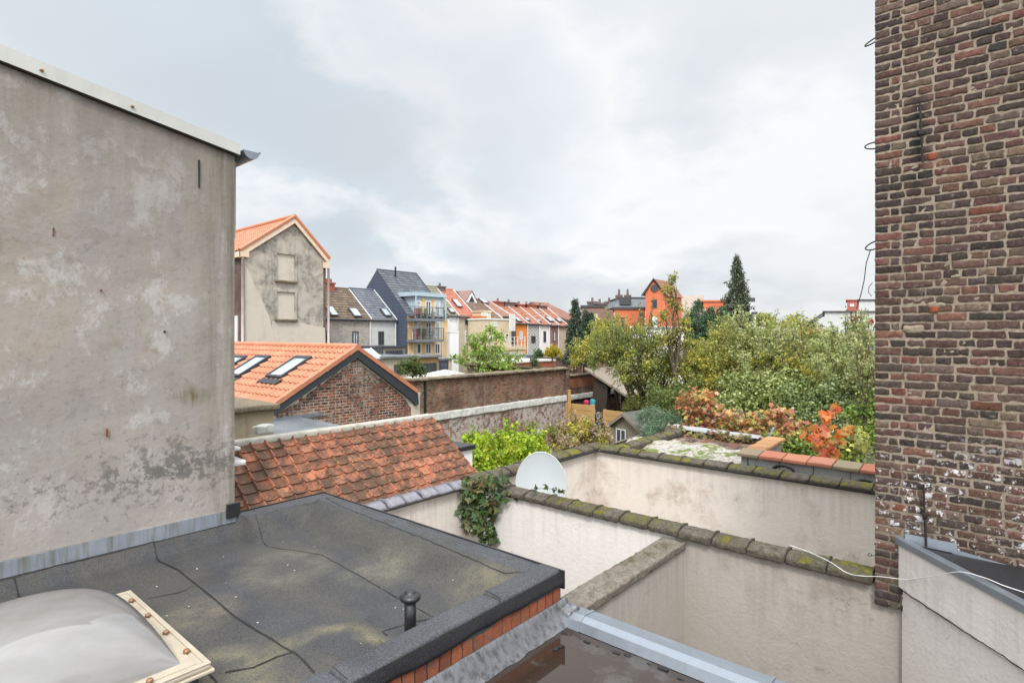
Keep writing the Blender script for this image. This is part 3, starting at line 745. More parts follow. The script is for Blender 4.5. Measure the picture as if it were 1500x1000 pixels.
for i in range(1, 5):
    mb = MB(); y = ys[i]; mb.prism([(3.655, y+.012, -2.270), (3.686, y+.012, -2.202), (3.744, y+.012, -2.176), (3.89, y+.012, -2.190), (3.90, y+.012, -2.26)], (0, -.024, 0)); obj('zinc_joint', mb, M['zinc'], W)
mb = MB()
for i in range(46):
    y = 2.5-i*.13+random.uniform(-.05, .05); x = 3.62+random.uniform(-.06, .03); r = random.uniform(.006, .02)
    mb.rbox((x-r, y-r*2, -2.275), (x+r, y+r*2, -2.272+r*.5), r*.4, (2, 2, 1), r*.4, 30)
for (px, py) in ((822, 946), (815, 950), (790, 925), (798, 932)):
    q = atZ(px, py, -2.27); mb.rbox((q.x-.03, q.y-.015, q.z), (q.x+.02, q.y+.015, q.z+.012), .005, (2, 2, 1), .01, 30)
tag(obj('roof_debris', mb, M['seam'], W), kind='stuff')

# ================================================================ COURTYARD WALLS
def cap_tiles(parent, axis, a0, a1, b0, b1, zlo, zhi, step, mat, mossy=None, rev=False, ridge=.035, tilt=.03, name='coping_tile'):
    """saddle coping tiles laid from a0 to a1 along axis; b0 is the side seen by the camera"""
    n = max(1, round(abs(a1-a0)/step)); st = (a1-a0)/n
    for i in range(n):
        s0 = a0+st*i; s1 = a0+st*(i+1); lo, hi = min(s0, s1), max(s0, s1)
        dz = random.uniform(-.006, .006); db = random.uniform(-.008, .008); B0, B1 = b0+db, b1+db
        def fn(p, lo=lo, hi=hi, dz=dz):
            a = p[0] if axis == 'x' else p[1]; b = p[1] if axis == 'x' else p[0]
            t = (b-B0)/(B1-B0); q = abs(a-(hi if rev else lo))
            z = p.z+dz+tilt*math.sin(math.pi*min(1, max(0, t)))
            if p.z > zlo+.02 and q < ridge*1.6: z += .022*math.exp(-(q/ridge)**2*2)
            if q < ridge: z += .004
            b2 = b-(.008 if q < ridge*1.3 and t < .5 else 0)
            v = Vector((a, b2, z)) if axis == 'x' else Vector((b2, a, z))
            return v+noise.noise_vector(v*16)*.006+noise.noise_vector(v*45)*.003
        mb = MB(); L = (lo+.003, hi+.0015)
        if axis == 'x': mb.rbox((L[0], B0, zlo), (L[1], B1, zhi), .02, (16, 8, 3), fn=fn)
        else: mb.rbox((B0, L[0], zlo), (B1, L[1], zhi), .02, (8, 16, 3), fn=fn)
        obj(name, mb, mossy if (mossy and i in MOSSY) else mat, parent, smooth=True)
# wall C, parallel to the picture's lower-right diagonal, between the near yard and the dish yard
C = thing('garden_wall', (5.9, 3, GZ), 'rendered courtyard wall with mossy concrete coping in front of the satellite dish', 'wall', 'rendered courtyard walls')
mb = MB(); mb.box(5.85, 6.03, 2.7, 5.9, GZ, -2.17); obj('wall', mb, M['plaster_white'], C)
mb = MB(); mb.box(5.852, 6.03, .6, 2.7, GZ, -2.17); obj('wall', mb, M['plaster_grey'], C)
MOSSY = (0, 1, 2, 5, 6, 7, 8)
cap_tiles(C, 'y', .86, 5.84, 5.79, 6.08, -2.175, -2.10, .36, M['stone'], M['stone_moss'], rev=False)
# wall D
D = thing('garden_wall', (4.9, 2.69, GZ), 'short rendered wall with flat lichen-spotted concrete coping beside the wet roof', 'wall', 'rendered courtyard walls')
mb = MB(); mb.box(3.9, 5.85, 2.60, 2.70, GZ, -2.27); obj('wall', mb, M['plaster_grey'], D)
mb = MB(); mb.box(3.9, 5.849, 2.70, 2.79, GZ, -2.27); obj('wall', mb, M['plaster_white'], D)
mb = MB(); mb.rbox((3.84, 2.56, -2.28), (5.83, 2.83, -2.20), .015, (70, 10, 4), fn=lambda p: p+noise.noise_vector(p*14)*.008+noise.noise_vector(p*50)*.004); obj('coping', mb, M['stone_dry'], D, smooth=True)
# wall E, running away behind the ivy
E = thing('garden_wall', (7.5, 5.95, GZ), 'rendered party wall running away from grey glazed coping tiles to mossy ones behind the dish', 'wall', 'rendered courtyard walls')
mb = MB(); mb.box(3.82, 5.85, 5.87, 6.03, GZ, -2.17); mb.box(5.85, 9.46, 5.871, 6.03, GZ, -2.17); obj('wall', mb, M['plaster_stain'], E)
MOSSY = (3, 5, 6)
cap_tiles(E, 'x', 5.95, 9.52, 5.80, 6.12, -2.175, -2.12, .4, M['stone'], M['stone_moss'], tilt=.04)
cap_tiles(E, 'x', 3.84, 5.80, 5.80, 6.10, -2.175, -2.145, .3, M['glaze'], tilt=.06, ridge=.03, name='glazed_tile')
mb = MB(); mb.tube([(5.95, 5.80, -2.18), (9.3, 5.80, -2.18)], .02, 6); mb.tube([(3.84, 5.80, -2.18), (5.6, 5.80, -2.18)], .012, 6); obj('drip_edge', mb, M['iron'], E)
# wall B, the far yard wall
Bw = thing('garden_wall', (9.37, 2, GZ), 'stained rendered yard wall with mossy coping running to the brick pier', 'wall', 'rendered courtyard walls')
mb = MB(); mb.box(9.27, 9.45, -3.0, 5.87, GZ, -2.17); obj('wall', mb, M['plaster_stain'], Bw)
MOSSY = tuple(i for i in range(22) if i % 3 != 1)
cap_tiles(Bw, 'y', -3.0, 5.74, 9.20, 9.52, -2.175, -2.12, .4, M['stone'], M['stone_moss'], tilt=.04)
mb = MB(); mb.tube([(9.21, -3, -2.18), (9.21, 5.8, -2.18)], .02, 6); obj('drip_edge', mb, M['iron'], Bw)

# plaster side wall F with its lean-to roof
dF = Vector((FX, FY, 0)); rF = Vector((FY, -FX, 0))
def pf(t, r, z): return dF*t+rF*r+Vector((0, 0, z))
Fw = thing('side_extension', pf(4, 3.5, GZ), 'pale rendered side extension with zinc edged black roof in front of the brick wall', 'extension')
mb = MB(); mb.prism([pf(4.83, 3.285, GZ), pf(.5, 3.285, GZ), pf(.5, 4.2, GZ), pf(4.0, 4.2, GZ), pf(4.83, 3.32, GZ)], (0, 0, -2.13-GZ)); obj('wall', mb, M['plaster_side'], Fw)
mb = MB(); vs = []; fs = []; n = 90
for i in range(n+1):
    t = 4.84-4.34*i/n; lo = -2.13+.012*noise.noise(Vector((t*3, 0, 0)))+.008*noise.noise(Vector((t*11, 0, 0)))-(.02 if t < 4 else 0)
    for z, r in ((lo, 3.275), (lo+.002, 3.262), (-1.735, 3.262)): vs.append(pf(t, r+.003*noise.noise(Vector((t*4, z*4, 0))), z))
for i in range(n):
    for j in range(2): a = i*3+j; fs.append((a, a+1, a+4, a+3))
mb.add(vs, fs); mb.prism([pf(4.83, 3.28, -2.12), pf(.5, 3.28, -2.12), pf(.5, 4.2, -2.12), pf(4.0, 4.2, -2.12)], (0, 0, .33)); obj('upper_render', mb, M['plaster_side'], Fw)
mb = MB(); strip(mb, [pf(4.8, 3.2605, 0), pf(.6, 3.2605, 0)], .001, lambda x, y: 0)
mb = MB()
pp = [pf(4.82-4.2*i/120, 3.258, -2.135+.012*noise.noise(Vector(((4.84-4.34*i/120)*3, 0, 0)))+.012*noise.noise(Vector((i*.6, 2, 0)))) for i in range(121)]
mb.tube(pp, [.0035+.003*abs(noise.noise(Vector((i*.3, 5, 0)))) for i in range(121)], 5); obj('plaster_crack', mb, M['iron'], Fw)
mb = MB(); mb.prism([pf(4.86, 3.245, -1.765), pf(4.86, 3.245, -1.715), pf(4.86, 3.25, -1.705), pf(4.86, 3.30, -1.705), pf(4.86, 3.30, -1.765)], dF*-4.3); mb.prism([pf(4.86, 3.30, -1.76), pf(4.86, 3.30, -1.712), pf(4.86, 3.31, -1.712), pf(4.86, 3.31, -1.76)], dF*-4.3); obj('zinc_edge', mb, M['zinc'], Fw)
mb = MB(); mb.face([pf(4.84, 3.31, -1.745), pf(.6, 3.31, -1.745), pf(.6, 5.5, -1.80), pf(4.0, 5.5, -1.80)]); obj('felt_roof', mb, M['bitumen_flap'], Fw)

# ================================================================ BIG BRICK WALL ON THE RIGHT
R = thing('brick_building', (6.8, -1.5, GZ), 'tall old brown brick wall with sand-coloured mortar filling the right side', 'building')
BX = 5.80
mb = MB(); mb.box(BX+.007, 8, -3.2, .843, -2.30, 3.6); obj('mortar_bed', mb, M['mortar'], R)
pal = [(.11, .07, .058), (.085, .06, .052), (.13, .072, .058), (.17, .09, .068), (.07, .052, .046), (.14, .10, .078), (.20, .095, .072), (.11, .075, .064), (.09, .062, .058), (.19, .13, .095), (.06, .046, .042), (.15, .085, .066)]
mb = MB(); row = 0; z = -2.32; hB = .0545; H = .0695
def tiez(z): return 0
while z < 3.5:
    y = .845; st = row % 2; k = 0
    wav = .006*noise.noise(Vector((z*2, 0, 0)))
    while y > -3.1:
        if k == 0: L = (.19 if st else .10)+random.uniform(-.008, .008)
        elif k == 1 and st == 0: L = random.choice((.055, .1))
        else: L = (.2 if (random.random() < .82) == bool(st) else .1)+random.uniform(-.01, .01)
        if z < -2.1 and y < .6: break
        c = jit(random.choice(pal), .25)
        if random.random() < .02: c = jit((.20, .075, .05), .2)
        hh = hB+random.uniform(-.006, .003); zz = z+wav+.006*noise.noise(Vector((y*1.5, z, 3)))+random.uniform(-.002, .002)
        pr = random.uniform(-.004, .004)
        if z < -2.2: pr -= random.uniform(0, .01)
        mb.rbox((BX+pr, y-L, zz), (BX+.04, y, zz+hh), .0055, (1, max(4, int(L/.025)), 2), .0085, 34, c, skip=((0, 1),))
        y -= L+random.uniform(.012, .021); k += 1
    z += H; row += 1
for (px, py) in ((1368, 453), (1366, 229)):
    q = atX(px, py, BX); mb.rbox((BX-.008, q.y-.03, q.z-.028), (BX+.03, q.y+.03, q.z+.028), .008, (1, 2, 2), .003, 20, (.36, .1, .045))
obj('brickwork', mb, M['brickgeo'], R, smooth=True)
mb = MB(); mb.box(BX+.06, 7.9, .8435, .852, -2.28, 3.6); obj('brick_return', mb, m_brick('return_brick', 'x', OLD[:4], (.36, .29, .22), ms=.011), R)
mb = MB()
for (px, py, rx, rz) in ((1338, 482, .07, .03), (1372, 447, .06, .022), (1400, 405, .03, .015)):
    mb = MB(); q = atX(px, py, BX); mb.rbox((BX-.008, q.y-rx, q.z-rz), (BX+.01, q.y+rx, q.z+rz), .02, (2, 5, 3), .01, 20)
    obj('mortar_patch', mb, M['mortar'], R, smooth=True)
# iron tie rods
for (px, a, b) in ((1350, 152, 240), (1355, 708, 798)):
    p = atX(px, a, BX); q = atX(px, b, BX); mb = MB(); mb.tube([(BX-.03, p.y+.008, p.z), (BX-.032, p.y, (p.z+q.z)/2), (BX-.028, p.y-.01, q.z)], .009, 6)
    mb.rbox((BX-.045, p.y-.022, (p.z+q.z)/2-.02), (BX, p.y+.018, (p.z+q.z)/2+.02), .006, (1, 1, 1)); obj('tie_rod', mb, M['iron'], R)
# zinc flashing stepping down the brick above the small roof
for i, (a, b) in enumerate((((1326, 781), (1402, 796)), ((1395, 803), (1560, 852)))):
    p = atX(*a, BX-.012); q = atX(*b, BX-.012); mb = MB(); x = BX-.014-.004*i
    mb.prism([(x, p.y, p.z), (x, q.y, q.z), (x-.012, q.y, q.z-.075), (x-.012, p.y, p.z-.075)], (.008, 0, 0)); obj('flashing', mb, M['zinc'], R)
# three iron brackets at the corner
def ring(px, py, tiltz, r=.055):
    p = atX(px, py, BX+.08); mb = MB(); c = Vector((BX+.08, .843, p.z)); pts = []
    for i in range(17):
        a = math.pi*(.5+1.0*i/16)
        pts.append(c+Vector((-.03+.05*math.sin(a), -math.cos(a)*r, math.sin(a)*.042-tiltz*(-math.cos(a)))))
    mb.tube(pts, .006, 6); obj('iron_bracket', mb, M['iron'], R, smooth=True)
ring(1273, 63, .03, .085); ring(1274, 216, -.005, .085); ring(1275, 360, .02, .08)
mb = MB(); c = atX(1278, 813, BX+.03); mb.tube([(c.x, .85, c.z), (c.x, .872, c.z+.002)], .003, 5); mb.tube([(c.x, .888+.013*math.cos(a*.5236), c.z+.013*math.sin(a*.5236)) for a in range(13)], .003, 5); obj('screw_eye', mb, M['iron'], R)
# cables
pts = [(1275, 367), (1269, 385), (1266, 410), (1262, 428), (1255, 452)]
mb = MB(); mb.tube([atX(a, b, BX+.1) for a, b in pts], .0042, 5); single('hanging_cable', mb, M['cable_blue'], 'dark cable hanging loose from the lowest iron bracket on the brick corner', 'cable')
pts = [(1278, 414), (1273, 420), (1272, 428), (1277, 434)]
mb = MB(); mb.tube([atX(a, b, BX+.1) for a, b in pts], .003, 5); single('cable_loop', mb, M['cable_blue'], 'small curled cable end at the brick corner', 'cable')
W3 = [(1157, 798, 5.86), (1185, 808, 5.88), (1215, 822, 5.86), (1240, 838, 5.80), (1262, 843, 5.775), (1290, 844, 5.74)]
pts = [atZ(a, b, -2.045) for a, b, X in W3[:4]]+[atX(a, b, X) for a, b, X in W3[4:]]
for (px, py, t) in ((1328, 848, 4.72), (1370, 843, 4.35), (1405, 837, 4.1), (1440, 845, 3.95), (1470, 857, 3.85), (1500, 867, 3.8), (1560, 888, 3.7)): pts.append(atT(px, py, t))
P2 = []
for i in range(len(pts)-1):
    a, b, c, d = pts[max(i-1, 0)], pts[i], pts[i+1], pts[min(i+2, len(pts)-1)]
    for k in range(5):
        t = k/5; P2.append(.5*((2*b)+(c-a)*t+(2*a-5*b+4*c-d)*t*t+(3*b-a-3*c+d)*t**3))
P2.append(pts[-1]); mb = MB(); mb.tube(P2, .003, 6); single('white_cable', mb, M['cable_white'], 'thin white cable trailing from the mossy coping across the brick pier', 'cable', smooth=True)

# ================================================================ SATELLITE DISH
c = atT(792, 712, 8.05); Dn = Vector((-.93, -.42, .12)).normalized(); Sd = Vector((0, 0, 1)).cross(Dn).normalized(); Ud = Dn.cross(Sd)
T = thing('satellite_dish', (c.x, c.y, c.z-.6), 'pale grey satellite dish standing behind the mossy coping', 'dish')
def dshape(s, back=0.):
    vs = []; fs = []; nr, na = 10, 48
    for i in range(nr+1):
        r = i/nr
        for j in range(na):
            a = 2*math.pi*j/na
            vs.append(c+Sd*(.365*r*math.cos(a)*s)+Ud*(.47*r*math.sin(a)*s)+Dn*(.07*(r*r-1)+back))
    for i in range(nr):
        for j in range(na): a = i*na+j; b = i*na+(j+1) % na; fs.append((a, b, b+na, a+na))
    return vs, fs
mb = MB(); mb.add(*dshape(1)); mb.add(*dshape(1, -.012)); obj('reflector', mb, M['dish'], T, smooth=True)
mb = MB(); mb.tube([c+Sd*(.367*math.cos(a*math.pi/24))+Ud*(.472*math.sin(a*math.pi/24))-Dn*.004 for a in range(49)], .009, 6, cap=False); obj('rim', mb, M['dish'], T, smooth=True)
mb = MB(); mb.tube([c-Dn*.08, c-Dn*.22, c-Dn*.22+Vector((0, 0, -.55)), c-Dn*.22+Vector((0, 0, -.9))], .025, 8); obj('mast', mb, M['zinc'], T)
mb = MB(); 0 and mb.tube([c-Ud*.44, c-Ud*.5+Dn*.25, c-Ud*.4+Dn*.5], .012, 6); mb.box(c.x+.12, c.x+.3, c.y+.05, c.y+.15, c.z-.6, c.z-.5); obj('bracket', mb, M['zinc'], T)

# ================================================================ IVY ON THE CORNER
I = thing('ivy', (5.75, 5.4, -3.4), 'dark green ivy hanging over the corner of the white courtyard wall', 'ivy')
cl = []; mb = MB(); G1 = [(.055, .10, .035), (.085, .15, .045), (.04, .075, .03), (.13, .17, .06), (.10, .16, .08), (.16, .11, .05)]
for (px, py, r, n) in ((668, 716, .12, 34), (685, 712, .14, 44), (702, 708, .14, 44), (718, 706, .12, 32), (735, 702, .09, 16), (650, 722, .08, 12), (690, 730, .15, 60), (705, 735, .15, 65), (680, 745, .12, 40), (698, 752, .15, 70), (712, 755, .13, 55), (722, 740, .1, 25), (690, 768, .12, 50), (705, 772, .13, 60), (716, 778, .1, 38), (672, 765, .08, 18), (665, 752, .06, 8), (712, 792, .09, 26), (722, 790, .06, 10), (728, 722, .08, 12), (735, 733, .05, 5), (740, 722, .04, 3)):
    p = atX(px, py, 5.75); cl.append((p, (r*.8, r, r), n*1.5))
for k in range(9):
    a = atX(random.uniform(680, 712), 712, 5.79); b = atX(random.uniform(672, 722), random.uniform(760, 800), 5.80)
    mb.tube(curve(a, b, .1, 6), [.008, .008, .007, .006, .005, .004, .003], 5)
obj('stem', mb, M['bark'], I); leaf_cloud('foliage', cl, .085, G1, I, 'leaf_gloss', 'ivy', up=.35, droop=.8, face=(-.9, -.35, 0))
for (lab, pxs) in (('small ivy sprig creeping on the coping beneath the dish', ((785, 716), (800, 714), (812, 717), (822, 720))), ('single ivy shoot dangling over the coping left of the dish', ((762, 722), (766, 726), (758, 730)))):
    cl = [(atX(a, b, 5.85), .03, 5) for a, b in pxs]; t = thing('ivy_sprig', cl[0][0], lab, 'ivy'); mb = MB(); mb.tube([q[0] for q in cl], .003, 4); obj('stem', mb, M['bark'], t); leaf_cloud('foliage', cl, .06, G1, t, 'leaf_gloss', 'ivy')

# ================================================================ RED TILED LEAN-TO
RT = thing('tiled_outbuilding', (4.6, 6.6, GZ), 'low outbuilding with weathered red pan tile lean-to roof and white ridge strip', 'outbuilding')
yt, zt = 7.18, -1.36; yb, zb = 6.06, -2.20; xa, xb = 2.78, 6.33
U = Vector((0, yt-yb, zt-zb)); L = U.length
mb = MB(); mb.prism([(xa, yb+.02, GZ), (xa, yb+.02, zb-.04), (xa, yt, zt-.05), (xa, yt, GZ)], (xb-xa-.04, 0, 0)); obj('wall', mb, M['plaster_ochre'], RT)
cols = [(.43, .155, .085), (.46, .17, .095), (.41, .145, .082), (.48, .185, .105)]
mb = MB(); slab(mb, (xa, yb, zb), (1, 0, 0), U, xb-xa-.03, L, .03); obj('roof_deck', mb, M['iron'], RT)
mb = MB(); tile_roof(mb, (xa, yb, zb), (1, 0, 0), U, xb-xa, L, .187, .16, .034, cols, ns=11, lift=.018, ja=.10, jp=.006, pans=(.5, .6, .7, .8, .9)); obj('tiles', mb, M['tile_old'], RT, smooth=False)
mb = MB(); mb.rbox((xa, yt-.03, zt-.03), (xb+.02, yt+.12, zt+.05), .02, (30, 2, 2), .006, 5); obj('ridge_strip', mb, m_paint('ridge_mortar_paint', (.48, .455, .39), .8, .3, 8, streak=.3), RT, smooth=True)
CH = thing('chimney_stack', atY(672, 660, 6.95), 'small white chimney with black felt top beside the red tiled roof', 'chimney')
p = atY(672, 655, 6.9); mb = MB(); mb.box(p.x-.12, p.x+.17, p.y-.15, p.y+.2, -3.4, p.z-.02); obj('stack', mb, M['white'], CH)
mb = MB(); mb.rbox((p.x-.17, p.y-.2, p.z-.03), (p.x+.2, p.y+.25, p.z+.05), .015, (2, 2, 1), .005, 6); obj('cap', mb, M['blackplastic'], CH)
# ================================================================ ORANGE ROOFED NEIGHBOUR WITH A BRICK GABLE
GY = 15.0
pL = atY(405, 592, GY); pR = atY(603, 571, GY); pA = atY(520, 511, GY)
gl, gr, ga = pL.x, pR.x, pA.x; ez = (pL.z+pR.z)/2; az = pA.z
GB = thing('brick_gable_house', (ga, GY+4, GZ), 'low brick gabled house with new orange tile roof and roof windows', 'house')
mb = MB(); mb.prism([(gl, GY, GZ), (gr, GY, GZ), (gr, GY, ez-.06), (ga, GY, az-.06), (gl, GY, ez-.06)], (0, 11, 0)); obj('wall', mb, M['brick_gable'], GB)
# pale mortar parging below the verges
def along(a, b, t, d): return (a[0]+(b[0]-a[0])*t, a[1]+(b[1]-a[1])*t-d)
mb = MB(); pts = [along((ga, az), (gr, ez), .05+.95*i/20, .2) for i in range(21)]; lo = [along((ga, az), (gr, ez), .05+.95*i/20, .34+.12*abs(noise.noise(Vector((i*.5, 1, 1))))+.25*(i/20)**6) for i in range(21)]
for i in range(20): mb.prism([(pts[i][0], GY-.012, pts[i][1]), (pts[i+1][0], GY-.012, pts[i+1][1]), (lo[i+1][0], GY-.012, lo[i+1][1]), (lo[i][0], GY-.012, lo[i][1])], (0, .012, 0))
obj('mortar_strip', mb, M['plaster_pale'], GB); mb = MB()
for i in range(20):
    a = along((ga, az), (gl, ez), .02+.9*i/20, .2); b = along((ga, az), (gl, ez), .02+.9*(i+1)/20, .2); d1 = .1+.14*abs(noise.noise(Vector((i*.4, 7, 1)))); mb.prism([(a[0], GY-.012, a[1]), (b[0], GY-.012, b[1]), (b[0], GY-.012, b[1]-d1), (a[0], GY-.012, a[1]-d1)], (0, .012, 0))
obj('mortar_strip', mb, M['plaster_pale'], GB)
oc = [(.56, .225, .125), (.52, .205, .115), (.60, .25, .14), (.54, .215, .12)]
UL = Vector((ga-gl, 0, az-ez)); UR = Vector((ga-gr, 0, az-ez))
mb = MB(); tile_roof(mb, (gl-.12, GY-.1, ez-.05), (0, 1, 0), UL, 11, UL.length+.12, .27, .33, .06, oc, ns=8, ja=.06, lift=.06, pans=(.76, .82, .88)); rt = obj('roof_left_tiles', mb, M['tile_new'], GB); rt['label'] = 'orange tile slope with three roof windows'; rt.name = 'roof'; OFF['roof'] = OFF[GB.name]  # pan colours darkened to paint in the shadow lines beside the rolls
mb = MB(); tile_roof(mb, (gr+.12, GY-.1, ez-.05), (0, 1, 0), UR, 11, UR.length+.12, .27, .33, .035, oc, ns=6, ja=.06); obj('roof', mb, M['tile_new'], GB)
mb = MB()
for a, sgn in ((gl-.15, 1), (gr+.15, -1)):
    n = 10; b = (ga, az+.02); s0 = (a, ez-.06)
    for i in range(n):
        p = [s0[0]+(b[0]-s0[0])*i/n, s0[1]+(b[1]-s0[1])*i/n]; q = [s0[0]+(b[0]-s0[0])*(i+1.03)/n, s0[1]+(b[1]-s0[1])*(i+1.03)/n]
        o = .02 if i < n else 0
        mb.prism([(p[0], GY-.16, p[1]-.05), (p[0], GY-.165, p[1]+.09), (p[0], GY-.05, p[1]+.11), (p[0], GY+.0, p[1]+.06)], (q[0]-p[0], 0, q[1]-p[1]+.012), jit(oc[1], .08))
obj('verge_tile', mb, M['tile_new'], GB)
mb = MB()
for i in range(34):
    y = GY-.16+i*.325; mb.tube([(ga, y, az+.05), (ga, y+.34, az+.075)], [.105, .10], 10, jit(oc[0], .08))
obj('ridge_tile', mb, M['tile_new'], GB, smooth=False)
mb = MB()
mb.prism([(gl-.12, GY-.13, ez-.10), (ga, GY-.13, az-.03), (ga, GY-.13, az-.26), (gl-.12, GY-.13, ez-.30)], (0, .1, 0)); mb.prism([(gr+.16, GY-.131, ez-.1), (ga, GY-.131, az-.03), (ga, GY-.131, az-.26), (gr-.1, GY-.131, ez-.30), (gr+.1, GY-.131, ez-.50), (gr+.2, GY-.131, ez-.45)], (0, .1, 0))
obj('fascia', mb, M['fascia'], GB)
nL = Vector((0, 1, 0)).cross(UL).normalized(); nL = nL if nL.z > 0 else -nL
oL = Vector((gl, GY, ez)); uU = UL.normalized()
for (ax_, ay_), (bx_, by_) in (((434, 523), (412, 555)), ((379, 522), (350, 553)), ((344, 522), (316, 552))):
    a = atP(ax_, ay_, oL+nL*.1, nL); b = atP(bx_, by_, oL+nL*.1, nL)
    va = (a-oL).dot(uU); vb = (b-oL).dot(uU); ya = a.y; w = .95
    y0 = b.y; y1 = y0+w
    def q(y, v, h): return Vector((oL.x, y, oL.z))+uU*v+nL*h
    mb = MB(); fw = .09
    for (yy0, yy1, v0, v1) in ((y0, y0+fw, vb, va), (y1-fw, y1, vb, va), (y0+fw, y1-fw, vb, vb+fw), (y0+fw, y1-fw, va-fw*1.3, va)):
        mb.prism([q(yy0, v0, .06), q(yy1, v0, .06), q(yy1, v1, .06), q(yy0, v1, .06)], nL*.12)
    mb.prism([q(y0-.1, vb-.28, .12), q(y1+.1, vb-.28, .12), q(y1+.1, vb, .10), q(y0-.1, vb, .10)], nL*.012)
    w_ = obj('roof_window', mb, M['fascia'], GB)
    mb = MB(); mb.prism([q(y0+fw, vb+fw, .11), q(y1-fw, vb+fw, .11), q(y1-fw, va-fw*1.3, .11), q(y0+fw, va-fw*1.3, .11)], nL*.04); obj('pane', mb, M['glass_sky'], w_)

# grey lean-to roof at the gable's foot, planks under it
LT = thing('garden_lean_to', (8, 13.5, GZ), 'grey felt lean-to roof over orange planks at the foot of the brick gable', 'lean-to')
mb = MB(); a = atY(404, 637, 13.1); b = atY(470, 628, 13.1); mb.prism([(a.x, 13.0, -2.46), (b.x+.9, 13.0, -2.50), (b.x+.9, 14.0, -2.5), (b.x+.5, 14.98, -2.36), (a.x, 14.98, -2.40)], (0, 0, .05)); obj('roof', mb, M['roof_grey'], LT)
mb = MB(); mb.box(a.x+.02, b.x+.6, 13.1, 13.2, -3.4, -2.47); obj('plank_wall', mb, M['wood'], LT)
mb = MB(); mb.box(a.x, b.x+.9, 12.98, 13.02, -2.56, -2.462); obj('fascia', mb, P_('brown_fascia', (.13, .05, .03)), LT)
mb = MB(); mb.prism([(a.x+.1, 14.96, -2.38), (9.2, 14.96, -2.34), (8.9, 14.96, -2.24), (a.x+.1, 14.96, -2.27)], (0, .04, 0)); obj('flashing', mb, M['zinc'], LT)

# stained annexe with concrete cap
AN = thing('stained_annexe', (5, 12.5, GZ), 'small stained ochre rendered annexe with thick concrete cap', 'annexe')
p = atY(405, 590, 12.0); mb = MB(); mb.box(1.2, p.x-.06, 12.0, 14.2, GZ, p.z-.12); obj('wall', mb, M['plaster_ochre'], AN)
mb = MB(); mb.rbox((1.2, 11.86, p.z-.13), (p.x+.02, 14.3, p.z+.0), .03, (40, 6, 2), .02, 3); obj('cap', mb, M['wallcap'], AN, smooth=True)
RW = thing('broken_wall', (4.3, 9.2, GZ), 'broken old wall top with white mortar lumps below the stained annexe', 'wall')
mb = MB(); mb.box(2.0, 5.1, 9.3, 9.5, GZ, -1.90); obj('wall', mb, M['brick_white_x'], RW)
mb = MB(); mb.rbox((2.0, 9.2, -1.92), (5.12, 9.6, -1.74), .04, (40, 5, 3), .05, 5); obj('mortar_top', mb, M['dirtywhite'], RW, smooth=True)
q = atY(385, 628, 9.25); mb = MB(); mb.rbox((q.x-.12, 9.2, q.z-.09), (q.x+.18, 9.4, q.z+.06), .03, (6, 4, 3), .02, 8); obj('white_lump', mb, M['dirtywhite'], RW, smooth=True)

# ================================================================ LONG BRICK PARTY WALL
lx0, lx1 = gr+.02, 21.2
LW = thing('brick_party_wall', (17, 15, GZ), 'long old brick garden wall with white painted band and rough pale cap', 'wall')
mb = MB(); mb.box(lx0, lx1, 15.05, 15.3, -2.8, -1.56); obj('upper_brickwork', mb, M['brick_warm_x'], LW)
mb = MB(); mb.box(lx0-5.2, lx1, 15.0-.06, 15.3, GZ, -2.8) if False else mb.box(lx0, lx1, 14.99, 15.3, GZ, -2.8); mb.box(9.2, lx0, 14.985, 15.0, GZ, -2.82); obj('lower_brickwork', mb, M['brick_white_x'], LW)
mb = MB(); mb.rbox((lx0-1.9, 14.93, -2.98), (lx1+.02, 15.06, -2.72), .02, (110, 2, 4), .02, 4); obj('white_band', mb, M['dirtywhite'], LW, smooth=True)
mb = MB()
x = lx0-.1
while x < lx1:
    l = random.uniform(.3, .42); mb.rbox((x, 14.9, -1.57+random.uniform(-.01, .01)), (x+l-.01, 15.42, -1.47+random.uniform(-.015, .015)), .03, (4, 5, 2), .02, 6); x += l
obj('cap', mb, M['wallcap'], LW, smooth=True)
mb = MB(); mb.box(lx0+.55, lx0+.63, 15.0, 15.05, -2.7, -1.6); obj('dark_joint', mb, M['iron'], LW)
mb = MB(); mb.rbox((lx1-.02, 14.95, GZ), (lx1+.28, 15.45, -1.50), .02, (2, 2, 8), .01, 3); obj('end_pier', mb, M['brick_old_x'], LW)
mb = MB(); mb.rbox((lx0-.05, 14.99, -2.75), (lx0+.35, 15.06, -1.95), .02, (3, 1, 8), .03, 3); obj('mortar_patch', mb, M['plaster_pale'], LW, smooth=True)
LB = thing('low_brick_wall', (24, 15.6, GZ), 'lower brick wall with orange brick band continuing behind the open shed', 'wall')
mb = MB(); mb.box(lx1+.28, 30, 15.6, 15.85, GZ, -2.55); obj('old_brickwork', mb, M['brick_old_x'], LB)
mb = MB(); mb.box(lx1+.28, 30, 15.59, 15.86, -2.55, -1.98); obj('orange_band', mb, m_brick('orange_brick', 'x', [(.35, .11, .05), (.45, .15, .07), (.28, .09, .05)], (.3, .24, .18), h=.075), LB)
mb = MB(); mb.rbox((lx1+.2, 15.5, -1.99), (30, 15.95, -1.90), .03, (30, 3, 2), .02, 4); obj('cap', mb, M['wallcap'], LB, smooth=True)
mb = MB(); mb.rbox((lx1+.28, 15.5, -3.1), (30, 15.6, -2.85), .02, (30, 2, 3), .02, 4); obj('white_band', mb, M['dirtywhite'], LB, smooth=True)
